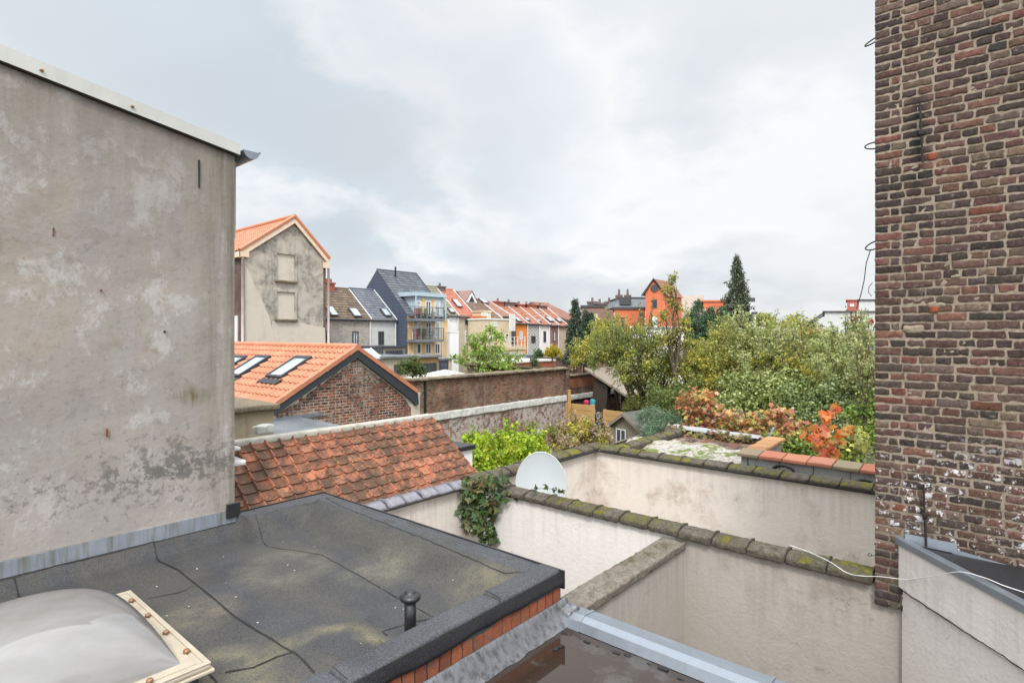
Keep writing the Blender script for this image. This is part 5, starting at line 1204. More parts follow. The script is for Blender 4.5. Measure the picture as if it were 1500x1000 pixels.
nb = Vector((1, 0, 0)).cross(bu).normalized(); nb = nb if nb.z > 0 else -nb; q = atP(690, 443, bo, nb)
mb = MB(); mb.prism([(q.x-1., q.y-.1, q.z-.15), (q.x+1., q.y-.1, q.z-.15), (q.x, q.y-.1, q.z+1.15)], (0, 2.4, 0)); dmr = obj('dormer', mb, M['frame_white'], tb)
mb = MB(); mb.prism([(q.x-.45, q.y-.14, q.z+.05), (q.x+.45, q.y-.14, q.z+.05), (q.x, q.y-.14, q.z+.7)], (0, .03, 0)); obj('pane', mb, M['glass'], dmr)
mb = MB(); 
for s in (-1, 1): mb.prism([(q.x+s*1.12, q.y-.15, q.z-.2), (q.x, q.y-.15, q.z+1.22), (q.x, q.y-.15, q.z+1.3), (q.x+s*1.2, q.y-.15, q.z-.17)], (0, 2.5, 0))
obj('dormer_roof', mb, M['pinkbrick'], dmr)
house('terrace_house', 'cream house with faded pink tile roof left of the orange-fronted one', 735.5, 750, 463, 442, 'wt_cream', PK, chim=((729, 443, 1.6, 1., 'chimred'),), wins=((742, 488, 747, 501, 'glass', 'frame_white'),))
house('terrace_house', 'house with bright orange rear front and orange tile roof', 750.5, 773, 473, 446, 'wt_org', OR, wins=((761, 485, 765, 497, 'glass_pale', 'frame_white'),), sky=((758, 468, .9, 1.2),), chim=((745, 444, 2.4, 1., 'chimgrey'),))
mb = MB(); 
house('terrace_house', 'house with patterned diamond cladding under the orange tile roofs', 773.5, 790, 474, 447, 'scales', OR, wins=((778, 492, 784, 502, 'glass', 'frame_dark'),), sky=((772, 468, .8, .7),), chim=((760, 447, 2.2, .8, 'chimred'),))
house('terrace_house', 'narrow white rendered house under orange tiles with dark tall window', 790.5, 805, 475, 448, 'white', OR, wins=((796, 485, 799.5, 501, 'glass', 'frame_dark'),), sky=((789, 470, .8, .6),), chim=((776, 447.5, 2.6, .9, 'chimred'),))
house('terrace_house', 'brown brick house with tall window at the end of the orange roofs', 805.5, 818, 476, 449, 'pinkbrick', PK, wins=((810, 484, 814, 500, 'glass_pale', 'frame_dark'),), sky=((805, 468, 1., 1.2),), chim=((791, 449, 2., .8, 'chimgrey'),))
house('terrace_house', 'pink rendered last house of the terrace before the slate gable', 818.5, 832, 477, 450.5, 'wt_sand', OR, sky=((818, 469, .9, 1.),))
house('slate_gable_house', 'house with dark slate side gable and pink tile roof behind the terrace end', 832.5, 858, 470, 444, 'pinkbrick', PK, Yf=41, dep=6, side='blueclad', verge=None, pipe=False)
# extensions in front of the terrace
def block(name, label, cat, px0, px1, top, bot, Y, dep, mat, roofmat='roof_grey', wins=(), lip=.12, over=.1, group=None, parts=()):
    X0 = xat(px0, Y); X1_ = xat(px1, Y); z1 = zfor(top, X0, Y); t = thing(name, ((X0+X1_)/2, Y+dep/2, GZ), label, cat, group)
    mb = MB(); mb.box(X0, X1_, Y, Y+dep, GZ, z1-lip); obj('wall', mb, M[mat], t)
    mb = MB(); mb.box(X0-over, X1_+over, Y-over, Y+dep+over, z1-lip, z1); obj('roof', mb, M[roofmat], t)
    for w_ in wins: window(t, *w_[:4], Y, *w_[4:])
    return t, X0, X1_, z1
e1 = block('rear_extension', 'cream rear extension with roof terrace rail beside the red wall', 'extension', 714, 749, 466, 520, 37.2, 2.6, 'wt_cream', 'white', wins=((719, 472, 728, 478, 'glass_pale', 'frame_white', 1), (717, 487, 721, 496, 'glass'), (723.5, 487, 727, 497, 'glass'), (740, 488, 745, 500, 'glass', 'frame_white')))
t, X0, X1_, z1 = e1; mb = MB()
for z in (z1-.0, z1+.4, z1-.5): mb.box(X0+2.2, X1_-.5, 36.28, 36.34, z, z+.06)
for k in range(8): x = X0+2.2+(X1_-.5-X0-2.2)*k/7; mb.box(x-.03, x+.03, 36.27, 36.35, z1-1.2, z1+.45)
obj('railing', mb, M['frame_white'], t)
block('stair_tower', 'small cream stair tower with flat top above the red wall', 'tower', 709, 719, 455, 520, 38.3, 1.6, 'wt_cream', 'wt_cream', wins=((705, 458, 714, 463, 'glass_pale', 'frame_white', 1),))
block('red_extension', 'terracotta red rendered extension rising behind the ash tree', 'extension', 705, 713, 462.5, 520, 38.2, 1.7, 'wt_red', 'wt_red', over=.03)
block('dark_extension', 'narrow charcoal boarded extension left of the orange front', 'extension', 751, 756, 473.5, 520, 38.5, 1.4, 'wt_dark', 'wt_dark', over=.02)
e2 = block('terrace_extension', 'cream extension with low roof terrace and pale railing before the orange house', 'extension', 738, 769, 508, 530, 36, 3, 'wt_cream', 'wt_cream', lip=.3)
t, X0, X1_, z1 = e2; mb = MB()
for z in (z1+.15, z1+.5, z1+.9): mb.box(X0, X1_, 36.0, 36.05, z, z+.05)
for k in range(7): x = X0+(X1_-X0)*k/6; mb.box(x-.04, x+.04, 35.99, 36.06, z1, z1+.98)
obj('railing', mb, M['roof_pale'], t)
block('white_extension', 'white rendered rear extension under the olive roof', 'extension', 659, 672, 485, 530, 38, 1.8, 'white', 'white', over=.03)
block('black_box_extension', 'black cube extension with flat top in front of the pale grey house', 'extension', 546, 561, 507, 540, 34, 2, 'wt_dark', 'wt_dark', over=.03)
block('wooden_balcony_extension', 'timber-clad extension with glass front in front of the dark slate house', 'extension', 561.5, 593, 507, 540, 34, 3, 'wood_grey', 'fascia', wins=((565, 513, 590, 521, 'glass', 'frame_dark', 1),))
block('low_garden_room', 'low garden room with long white lintel and dark doorway', 'extension', 562, 606, 522, 560, 30, 5, 'wt_sand', 'roof_grey', wins=((577, 534, 598, 548, 'glass', 'frame_dark'),), over=.25)
block('timber_garden_room', 'timber-clad garden room with wide dark window', 'extension', 609, 642, 521.5, 560, 30.5, 4, 'wood', 'roof_grey', wins=((614, 532, 639, 548, 'glass', 'frame_dark', 1),), over=.2)
block('blue_door_store', 'small store with slate-blue door beside the timber garden room', 'store', 642.5, 662, 525, 560, 31, 3, 'wt_sand', 'roof_grey', wins=((643.5, 528, 656, 545, 'blueclad', 'frame_dark'),))
block('green_roof_store', 'low store with mossy grey-green flat roof behind the back brick wall', 'store', 764, 800, 520, 548, 30, 6, 'wt_grey', 'roof_grey')
block('orange_brick_store', 'long low orange brick garden building with pale coping', 'building', 758, 812, 529, 550, 27, 3, 'chimred', 'roof_pale')
block('small_brick_store', 'small brick store with sloping pale top right of the orange one', 'building', 813, 843, 523, 560, 28, 3, 'pinkbrick', 'wallcap')
# slanting glass roof and white wall left
t = thing('glass_roof', atY(548, 520, 31), 'small slanting glass roof behind the orange ridge', 'glass roof'); a = atY(528, 512, 31); b = atY(545, 527, 29.5); mb = MB(); mb.prism([a, b, b+Vector((1.2, .6, 0)), a+Vector((1.2, .6, 0))], (0, 0, .06)); obj('pane', mb, M['glass_pale'], t); mb = MB(); mb.tube([a, b], .05, 4); mb.tube([a+Vector((1.2, .6, .05)), b+Vector((1.2, .6, .05))], .05, 4); obj('frame', mb, M['frame_white'], t)
block('white_garden_wall', 'white painted yard wall between the pale grey house and the black extension', 'wall', 520, 546, 513, 540, 35, .3, 'white', 'white', over=.0)

# ================================================================ BUILDINGS TO THE RIGHT
def gbox(name, label, cat, px0, px1, top, Y, dep, mat, **k): return block(name, label, cat, px0, px1, top, 0, Y, dep, mat, **k)
def vbox(px0, px1, t):  # facing camera helper: points across the view at distance t
    return atT(px0, 490, t), atT(px1, 490, t)
def fbuild(name, label, px0, px1, t, top, mat, roof=None, nd=None, depth=8., wins=(), cat='building', gable=None, roofcol=None, chims=(), parapet=.25, sidemat=None):
    """building whose front faces the viewer; top = pixel height of the wall head"""
    a, b = vbox(px0, px1, t); z1 = (HY-top)/F*t; e = (b-a).normalized(); n = Vector(nd).normalized() if nd else Vector((a.x, a.y, 0)).normalized(); o = thing(name, ((a+b)/2+n*depth/2).to_tuple()[:2]+(GZ,), label, cat)
    W = (b-a).length
    def P(u, v, z): return Vector((a.x, a.y, 0))+e*u+n*v+Vector((0, 0, z))
    mb = MB()
    if gable is not None:
        gx, gy = gable; gu = (gx-px0)/F*t; gz = (HY-gy)/F*t
        mb.prism([P(0, 0, GZ), P(W, 0, GZ), P(W, 0, z1), P(gu, 0, gz), P(0, 0, z1)], n*depth)
    else: mb.prism([P(0, 0, GZ), P(W, 0, GZ), P(W, 0, z1), P(0, 0, z1)], n*depth)
    obj('wall', mb, M[mat], o)
    if gable is not None:
        for s, (u0, zz0) in enumerate(((-.3, z1-.3), (W+.3, z1-.3))):
            mb = MB(); U_ = P(gu, 0, gz+.06)-P(u0, 0, zz0+.06); tile_roof(mb, P(u0, -.2, zz0+.06), n, U_, depth, U_.length, .32, .36, .04, roofcol or PK, ns=3); obj('roof', mb, M['tile_far'], o)
        mb = MB(); mb.tube([P(-.3, -.22, z1-.25), P(gu, -.22, gz+.12), P(W+.3, -.22, z1-.25)], .1, 5); obj('verge', mb, M['frame_dark'], o)
    else: mb = MB(); mb.prism([P(-.15, -.15, z1), P(W+.15, -.15, z1), P(W+.15, -.15, z1+parapet), P(-.15, -.15, z1+parapet)], n*(depth+.3)); obj('parapet', mb, M[roof or mat], o)
    for w_ in wins:
        x0, y0, x1, y1 = w_[:4]; u0 = (x0-px0)/F*t; u1 = (x1-px0)/F*t; za = (HY-y0)/F*t; zb_ = (HY-y1)/F*t; fw = .1
        mb = MB()
        for (p, q, r, s) in ((u0, u0+fw, zb_, za), (u1-fw, u1, zb_, za), (u0+fw, u1-fw, zb_, zb_+fw), (u0+fw, u1-fw, za-fw, za)): mb.prism([P(p, -.06, r), P(q, -.06, r), P(q, -.06, s), P(p, -.06, s)], n*.06)
        w2 = obj('window', mb, M[w_[5] if len(w_) > 5 else 'frame_white'], o)
        mb = MB(); mb.prism([P(u0+fw, -.03, zb_+fw), P(u1-fw, -.03, zb_+fw), P(u1-fw, -.03, za-fw), P(u0+fw, -.03, za-fw)], n*.025); obj('pane', mb, M[w_[4] if len(w_) > 4 else 'glass'], w2)
    for (cx, cy, w_, cm) in chims:
        u = (cx-px0)/F*t; z = (HY-cy)/F*t; mb = MB(); mb.prism([P(u-w_/2, 1, z1-.5), P(u+w_/2, 1, z1-.5), P(u+w_/2, 1, z), P(u-w_/2, 1, z)], n*.8); c = obj('chimney', mb, M[cm], o)
        mb = MB(); mb.prism([P(u-w_/2-.08, .92, z), P(u+w_/2+.08, .92, z), P(u+w_/2+.08, .92, z+.2), P(u-w_/2-.08, .92, z+.2)], n*.96); q = P(u, 1.4, 0); mb.lathe(q.x, q.y, [(.16, z+.2), (.13, z+.7)], 8); obj('chimney_top', mb, M[cm], c)
    return o, P, W, z1
fbuild('brick_apartment', 'mauve brick building with flat roof and three chimneys', 852, 899, 72, 450, 'pinkbrick', 'wt_dark', wins=((872, 460, 875, 470, 'glass_pale', 'frame_white'),), chims=((868, 443, 1.3, 'chimgrey'), (879, 445, 1.5, 'chimgrey'), (893, 443, 1.1, 'chimgrey')))
fbuild('orange_building', 'orange-red rendered building with slate mansard and two chimneys', 900, 945, 62, 453, 'wt_red2' if 'wt_red2' in M else P_('wt_red2', (.60, .17, .08), streak=.2) and 'wt_red2', 'wt_dark', wins=((910, 465, 915, 480, 'glass', 'frame_dark'), (936.5, 456, 941, 464, 'glass', 'frame_dark')))
o, P, W, z1 = fbuild('slate_mansard', 'grey slate mansard storey with dark dormer on the orange building', 902, 945, 62.3, 452, 'wt_dark', 'wt_dark', depth=.5)
for k in list(o.children): bpy.data.objects.remove(k)
mb = MB(); t = 62.; zt_ = (HY-436)/F*t; zb_ = (HY-453.5)/F*t+.25
a, b = P(-.1, -.2, 0), P(W+.05, -.2, 0); nn_ = Vector((FX, FY, 0))
mb.prism([P(-.2, -.2, zb_), P(W+.1, -.2, zb_), P(W+.1, .9, zt_), P(.4, .9, zt_)], nn_*6); obj('slope', mb, P_('mansard_slate', (.16, .17, .18), var=.25, sc=5), o)
mb = MB(); mb.prism([P(.3, .8, zt_), P(W+.1, .8, zt_), P(W+.1, .8, zt_+.14), P(.3, .8, zt_+.14)], nn_*6); obj('coping', mb, M['wt_dark'], o)
mb = MB(); u = (920-902)/F*t; mb.prism([P(u-.85, -.1, zb_+.3), P(u+.35, -.1, zb_+.3), P(u+.35, -.1, zt_+.05), P(u-.85, -.1, zt_+.05)], nn_*2); obj('dormer', mb, M['wt_dark'], o)
for cx in (907, 920): mb = MB(); u = (cx-902)/F*t; q = P(u, 2, 0); mb.box(q.x-.3, q.x+.3, q.y-.3, q.y+.3, zt_-.2, zt_+.45); mb.lathe(q.x, q.y, [(.14, zt_+.45), (.1, zt_+1.1)], 8); obj('chimney', mb, M['chimgrey'], o)
fbuild('orange_gable_building', 'orange-red gabled building with round attic opening', 945.5, 974, 60, 430, 'wt_red2', wins=((956, 438.5, 962.5, 451, 'glass', 'frame_dark'), (956, 464, 963, 478, 'glass_pale', 'frame_white')), gable=(958.5, 410), depth=4.6, nd=(1, .05, 0), roofcol=[(.34, .14, .09), (.3, .13, .09)])
o = [x for x in bpy.data.objects if x.name.startswith('orange_gable_building')][0]
mb = MB(); q = atT(959, 422, 59.9); e = Vector((FY, -FX, 0)); mb.prism([q+e*.4*math.cos(i*.524)+Vector((0, 0, .4*math.sin(i*.524))) for i in range(12)], nn_*.08); obj('round_opening', mb, M['frame_dark'], o)
o, P, W, z1 = fbuild('tan_roof_house', 'house with broad tan roof and stone end gable behind the thin tree', 974.5, 1034, 66, 470, 'wt_sand', depth=1)
for k in list(o.children): bpy.data.objects.remove(k)
mb = MB(); t = 66.; zt_ = (HY-430)/F*t; mb.prism([P(0, 0, GZ), P(W, 0, GZ), P(W, 0, (HY-452)/F*t), P(0, 0, (HY-452)/F*t)], nn_*7); obj('wall', mb, M['wt_sand'], o)
mb = MB(); rb = [P(-.2, -.3, (HY-478)/F*t), P(W*.83, -.3, (HY-478)/F*t), P(W*.99, 4, zt_), P(W*.0, 4, zt_-.3)]; mb.prism(rb, (0, 0, .15)); obj('roof', mb, P_('tan_roof', (.33, .27, .22), var=.1), o)
mb = MB(); mb.prism([P(W*.83, -.3, (HY-478)/F*t), P(W*.99, 4, zt_), P(W*1.02, 8, (HY-443)/F*t), P(W*1.02, 8, GZ), P(W*.83, -.3, GZ)], (.2, .1, 0)); obj('gable', mb, P_('grey_green_stone', (.25, .28, .27)), o)
fbuild('orange_hall', 'long orange-red hall wall behind the dark cypresses', 1030, 1067, 68, 442, 'wt_red2', 'wt_red2', parapet=.2)
fbuild('white_chimney_block', 'white flue block with dark cap right of the tall spruce', 1096.5, 1104, 60, 441, 'white', 'wt_dark', depth=1.5, parapet=.35)
fbuild('white_flue', 'slim white stack lower than the flue block beside the spruce', 1102.5, 1107.5, 58, 459.5, 'white', 'wt_dark', depth=.6, parapet=.2)
def wwall(label, px0, px1, t, top): 
    o, P, W, z1 = fbuild('white_wall', label, px0, px1, t, top, 'white', 'roof_pale', depth=.3, parapet=.08, cat='wall')
wwall('long white garden wall below the orange buildings', 925, 1002, 36, 480)
wwall('white wall segment to the right of the spruce', 1100, 1117, 34, 481); wwall('white garden wall below the small far houses', 1117.5, 1152, 33, 484)
fbuild('far_house', 'small far white gabled house with grey roof', 1127, 1142, 95, 483, 'white', gable=(1137, 475), roofcol=SL, depth=9); fbuild('far_house', 'far house with brown roof left of the distant tree', 1143, 1160, 100, 484, 'wt_sand', gable=(1149, 476), roofcol=BN, depth=9)
# warehouse
o, P, W, z1 = fbuild('warehouse', 'large white panelled warehouse with lean-to canopy beyond the shrubs', 1208, 1300, 42, 457, 'wt_grey', 'frame_dark', depth=12, parapet=.08)
mb = MB(); u = (1247-1208)/F*42.; mb.prism([P(u-.06, -.03, GZ), P(u+.06, -.03, GZ), P(u+.06, -.03, z1), P(u-.06, -.03, z1)], nn_*.03); obj('panel_joint', mb, M['frame_dark'], o)
mb = MB(); a = P(0, 0, z1); b = P(-1.6, 0, z1-1.05); mb.prism([a, b, b+Vector((0, 0, .07)), a+Vector((0, 0, .07))], P(0, 3, 0)-P(0, 0, 0)); c1 = obj('canopy', mb, M['roof_grey'], o)
mb = MB(); mb.tube([a, b], .06, 5); mb.tube([b, P(0, 0, z1-1.05)], .05, 5); mb.tube([P(0, 2.8, z1-.1), P(-1.6, 2.8, z1-1.15)], .05, 5); mb.tube([P(-.8, 0, z1-.5), P(-.2, 0, z1-1.05)], .03, 4); obj('canopy_truss', mb, M['frame_dark'], o)
mb = MB(); w0 = (1268-1208)/F*42.; mb.prism([P(w0, -.02, -3), P(w0+2.5, -.02, -3), P(w0+2.5, -.02, z1-2.), P(w0, -.02, z1-2.)], nn_*.02); obj('blue_door', mb, P_('blue_sheet', (.3, .45, .6)), o)
fbuild('clad_building', 'white horizontal clad building rising above the warehouse', 1258, 1300, 52, 440, 'wt_grey', 'frame_dark', depth=8, parapet=.1)
fbuild('red_building', 'small red building with one window behind the warehouse', 1241, 1262, 60, 440, P_('salmon_panel', (.45, .14, .11)) and 'salmon_panel', 'salmon_panel', wins=((1245, 445, 1251, 449, 'glass_pale', 'frame_white'),), depth=5, parapet=.1)
# ================================================================ TREES AND SHRUBS
YG = [(.44, .46, .10), (.34, .38, .09), (.56, .52, .12), (.22, .27, .07), (.50, .52, .16)]
DG = [(.18, .23, .065), (.12, .17, .055), (.23, .28, .085), (.32, .35, .12)]
PG = [(.46, .51, .18), (.34, .40, .13), (.58, .60, .28), (.20, .26, .085), (.62, .63, .34)]
YL = [(.60, .50, .07), (.54, .46, .10), (.48, .46, .09)]
OG = [(.29, .29, .085), (.21, .23, .07), (.38, .36, .10)]
def B(px, py, t, r): return (atT(px, py, t), r)
grp = 'garden trees and shrubs'
tree('fruit_tree', 'spreading dark green tree with yellowing tips left of the thin tree', 'tree', atT(948, 660, 19), [B(902, 524, 19.5, .95), B(945, 516, 19, 1.15), B(935, 545, 18.5, 1.0), B(968, 545, 19, 1.05), B(892, 522, 20, .6), B(965, 585, 18.5, .8), B(920, 506, 20, .5)], 300, 48, .085, DG+OG[:1], .14, .24, pal2=YL+YG, shoots=40, twr=1.5, group=grp)
tree('fruit_tree', 'yellowish arching fruit tree overhanging the open shed', 'tree', atT(915, 640, 28), [B(862, 517, 28, .95), B(882, 500, 28, 1.05), B(852, 528, 27.5, .6), B(903, 487, 28, .7), B(905, 520, 28, 1.)], 130, 50, .11, YG, .1, .24, pal2=YL, shoots=20, group=grp)
tree('slender_tree', 'thin sparse tree with leafy tip standing before the orange buildings', 'tree', atT(990, 690, 18), [B(985, 411, 18, .16), B(983, 425, 18, .25), B(988, 450, 18, .3), B(975, 466, 18, .22), B(1003, 472, 18, .28), B(990, 490, 18, .4), B(1005, 505, 18, .3), B(976, 500, 18, .25)], 100, 13, .09, OG+YG[:2], .07, .16, pal2=YL, shoots=18, shell=.9, group=grp)
tree('hedge_tree', 'yellow-green bushy tree directly right of the slender one', 'tree', atT(1040, 690, 18.5), [B(1040, 530, 19, 1.15), B(1012, 548, 18.5, .9), B(1070, 545, 18.5, 1.05), B(1035, 575, 18, 1.0), B(1065, 505, 20, .7), B(1005, 585, 18, .7)], 260, 46, .085, YG+OG, .1, .24, pal2=YL, shoots=48, twr=1.5, group=grp)
tree('willow_shrub', 'tall pale green shrub in front of the tall spruce', 'shrub', atT(1120, 700, 17.5), [B(1110, 520, 18, 1.0), B(1090, 500, 18.5, .75), B(1135, 530, 17.5, 1.0), B(1115, 560, 17, 1.0), B(1150, 515, 18.5, .6)], 240, 46, .085, PG, .09, .22, pal2=YG, shoots=60, twr=1.5, group=grp)
tree('willow_shrub', 'broad olive green shrub below the warehouse canopy', 'shrub', atT(1190, 700, 17), [B(1180, 524, 17.5, .95), B(1160, 545, 16.5, .9), B(1205, 532, 17, .9), B(1185, 560, 16, .95)], 250, 46, .082, YG[:2]+PG+OG, .09, .22, pal2=YL, shoots=54, twr=1.5, group=grp)
tree('willow_shrub', 'grey-green shrub against the brick pier in front of the warehouse', 'shrub', atT(1250, 720, 15), [B(1235, 520, 15.5, .8), B(1258, 545, 14.5, .8), B(1228, 560, 14.5, .8), B(1265, 510, 15.5, .65), B(1275, 575, 14, .7)], 240, 46, .075, PG+DG[:1], .08, .2, pal2=OG, shoots=46, twr=1.5, group=grp)
tree('rose_shrub', 'thin upright twigs with pale leaves and a red bloom next to the brick corner', 'shrub', atT(1268, 740, 12.5), [B(1262, 480, 12.5, .3), B(1270, 500, 12.5, .4), B(1255, 520, 12.5, .4), B(1272, 545, 12.5, .5)], 46, 22, .06, PG, .03, .13, pal2=[(.3, .16, .06)], shoots=16, group=grp)
o = [x for x in bpy.data.objects if x.name.startswith('rose_shrub')][0]
leaf_cloud('flower', [(atT(1277, 471, 12.5), .035, 26)], .05, [(.6, .01, .03)], o, shape='oval'); mb = MB(); mb.tube([atT(1272, 500, 12.5), atT(1276, 484, 12.5), atT(1277, 472, 12.5)], .005, 4); obj('stem', mb, M['bark'], o)
tree('laurel_shrub', 'dense dark green shrub behind the middle of the red vine', 'shrub', atT(1110, 720, 15), [B(1090, 585, 15.5, .75), B(1120, 590, 15, .8), B(1150, 585, 15, .75), B(1075, 612, 15, .6)], 170, 62, .085, DG+PG[:2], .08, .22, mat='leaf_gloss', shape='oval', group=grp)
tree('laurel_shrub', 'dense silver-edged green shrub behind the orange vine shoot', 'shrub', atT(1200, 720, 14), [B(1180, 600, 14, .75), B(1215, 595, 14, .75), B(1245, 605, 13.5, .7), B(1165, 625, 13.5, .6), B(1205, 640, 13, .6)], 190, 62, .08, DG+[(.33, .42, .25)], .08, .22, mat='leaf_gloss', shape='oval', group=grp)
tree('laurel_shrub', 'bright and dark green shrub low beside the pier behind clay tiles', 'shrub', atT(1262, 740, 11.5), [B(1265, 640, 12, .5), B(1240, 665, 11.5, .45), B(1275, 610, 12.5, .45), B(1180, 668, 11.6, .4), B(1145, 660, 11.8, .35)], 120, 50, .08, [(.17, .27, .05), (.27, .35, .06), (.11, .17, .04)], .05, .2, mat='leaf_gloss', shape='oval', pal2=YG, group=grp)
tree('shade_shrub', 'dark shrub mass in the shade between fruit tree and red vine', 'shrub', atT(985, 700, 16.5), [B(978, 600, 17, .7), B(1000, 590, 17.5, .8)], 130, 55, .085, DG, .07, .22, group=grp)
tree('broom_shrub', 'light straw-green upright shrub beside the low pine fence panel', 'shrub', atT(938, 640, 19), [B(935, 592, 19, .4), B(948, 598, 19, .4), B(925, 596, 19.5, .3)], 60, 50, .12, [(.50, .45, .18), (.38, .37, .13), (.27, .33, .1)], .04, .18, shape='needle', droop=-1.2, group=grp)
tree('rosemary_shrub', 'blue-green fine leaved shrub trailing over the playhouse roof', 'shrub', atT(965, 660, 16), [B(955, 615, 16, .32), B(975, 618, 15.5, .4), B(965, 632, 15, .4), B(945, 608, 16.5, .22), B(950, 640, 14.5, .25)], 90, 60, .08, [(.22, .32, .21), (.16, .26, .15), (.29, .38, .26)], .04, .15, shape='needle', group=grp)
tree('bright_shrub', 'lime green feathery shrub between the red roof and the brick party wall', 'shrub', atT(745, 760, 13), [B(700, 668, 13, .45), B(730, 662, 13, .5), B(760, 660, 13.2, .5), B(785, 662, 13.4, .35), B(740, 680, 12.4, .55), B(705, 685, 12.2, .4), B(775, 675, 12.6, .45), B(692, 652, 13.5, .25)], 230, 60, .085, [(.45, .60, .03), (.36, .52, .03), (.55, .66, .06), (.22, .36, .03)], .05, .15, pal2=[(.45, .5, .06)], shoots=22, group=grp)
tree('spotted_shrub', 'mauve and yellow spotted shrub behind the far end of the mossy coping', 'shrub', atT(850, 740, 15), [B(820, 645, 15, .42), B(845, 638, 15, .45), B(868, 636, 15, .42), B(830, 660, 14.2, .35)], 150, 45, .085, [(.50, .34, .29), (.60, .48, .36), (.36, .22, .15), (.46, .44, .10), (.26, .27, .08)], .04, .16, pal2=YL, shoots=14, group=grp)
tree('tall_weed', 'slim flowering stems above the lime green shrub', 'plant', atT(785, 700, 13.8), [B(785, 625, 13.8, .12), B(776, 630, 13.8, .14), B(748, 634, 13.8, .18), B(808, 632, 14.2, .15)], 30, 22, .06, [(.4, .42, .1), (.2, .26, .06)], .015, .1, group=grp)
# vine
vpal = [(.46, .13, .07), (.58, .22, .10), (.34, .10, .07), (.64, .36, .10), (.60, .48, .10), (.44, .43, .13), (.70, .46, .32), (.32, .32, .10), (.52, .18, .12)]
vt = lambda px: 14.9-(px-1003)*.0165
VN = thing('grape_vine', atX(1060, 660, 13.0), 'long russet and yellow vine running along a trellis behind the silver strip', 'vine')
cl = []; mb = MB(); pts = [(1003, 588, 13.8), (1015, 600, 13.6), (1030, 590, 13.5), (1020, 615, 13.3), (1045, 600, 13.3), (1060, 612, 13.2), (1040, 625, 13.1), (1078, 610, 13), (1090, 622, 12.9), (1070, 628, 12.9), (1105, 615, 12.8), (1120, 625, 12.6), (1100, 634, 12.7), (1135, 615, 12.5), (1150, 620, 12.3), (1140, 605, 12.4), (1012, 578, 13.9), (1035, 580, 13.6), (1010, 630, 13.5), (1160, 635, 12), (1170, 625, 12), (1150, 645, 11.9), (1175, 645, 11.6), (1130, 640, 12.2), (1165, 655, 11.5)]
pts = [(a, b, vt(a)) for a, b, c in pts]
for (px, py, t) in pts: cl.append((atT(px, py, t), (.3, .3, .22), 60))
for k in range(len(pts)-1):
    if (atT(*pts[k])-atT(*pts[k+1])).length < .5: mb.tube(curve(atT(*pts[k]), atT(*pts[k+1]), .1, 4), .014, 5)
for px in (1008, 1042, 1085, 1128): a = atT(px, 600, vt(px)); mb.tube([a, Vector((a.x, a.y, GZ))], .035, 6)
obj('stem', mb, M['bark_grey'], VN); leaf_cloud('foliage', cl, .10, vpal, VN, 'leaf', 'vine', up=.7, droop=.8, face=(-.5, -.3, .2), hom=.2)
V2 = thing('grape_vine', atT(1215, 690, 9.8), 'bright orange and gold vine shoot spilling over the clay-tiled wall', 'vine')
cl = []; opal = [(.80, .17, .04), (.85, .27, .05), (.70, .13, .07), (.80, .42, .10), (.72, .50, .20), (.72, .24, .14), (.85, .34, .1)]; mb = MB()
line = [[(1225, 598), (1215, 605), (1207, 612), (1200, 622), (1190, 630), (1180, 640)], [(1248, 628), (1238, 628), (1225, 632), (1212, 638), (1200, 645), (1192, 648)], [(1210, 642), (1215, 655), (1222, 662), (1228, 650), (1236, 640)], [(1200, 640), (1202, 655), (1205, 668), (1200, 678), (1196, 690)], [(1205, 668), (1214, 676), (1216, 688), (1212, 694)], [(1248, 628), (1256, 640), (1262, 652)], [(1198, 672), (1222, 672), (1230, 680)]]
for li, L in enumerate(line):
    P3 = [atT(a, b, 10.2-.5*(b-600)/90) for a, b in L]; mb.tube(P3, .007, 5)
    pl = YG+[(.4, .36, .1)] if li == 5 else opal
    for p in P3: cl.append((p, .09, 5, pl))
obj('stem', mb, M['bark'], V2); leaf_cloud('foliage', cl, .13, opal, V2, 'leaf', 'vine', up=.5, droop=1., face=(-.9, -.5, .1), cjit=.15, hom=.1)
t = thing('creeper', atX(1000, 640, 12.8), 'pale autumn creeper leaves clinging under the silver strip', 'creeper'); cl = []; mb = MB()
for i in range(12): px = 985+i*10; p = atX(px, 628+i*1.2+random.uniform(0, 8), 12.85); cl.append((p, (.05, .16, .12), 22)); 
mb.tube([c[0] for c in cl], .01, 4); obj('stem', mb, M['bark'], t); leaf_cloud('foliage', cl, .1, [(.36, .3, .12), (.42, .36, .22), (.25, .25, .07), (.3, .14, .08)], t, 'leaf', 'ivy', face=(-1, -.5, 0))
# moss growing on the shed roof
cl = [((random.uniform(9.7, 11.2), random.uniform(3.5, 5), -2.42), (.16, .16, .02), 220) for _ in range(8)]+[((9.75+i*.2, 3.65, -2.42), (.2, .2, .04), 260) for i in range(6)]
o = leaf_cloud('moss', cl, .03, [(.2, .32, .03), (.26, .38, .04), (.12, .2, .02)], None, 'leaf', 'rhomb'); tag(o, kind='stuff')
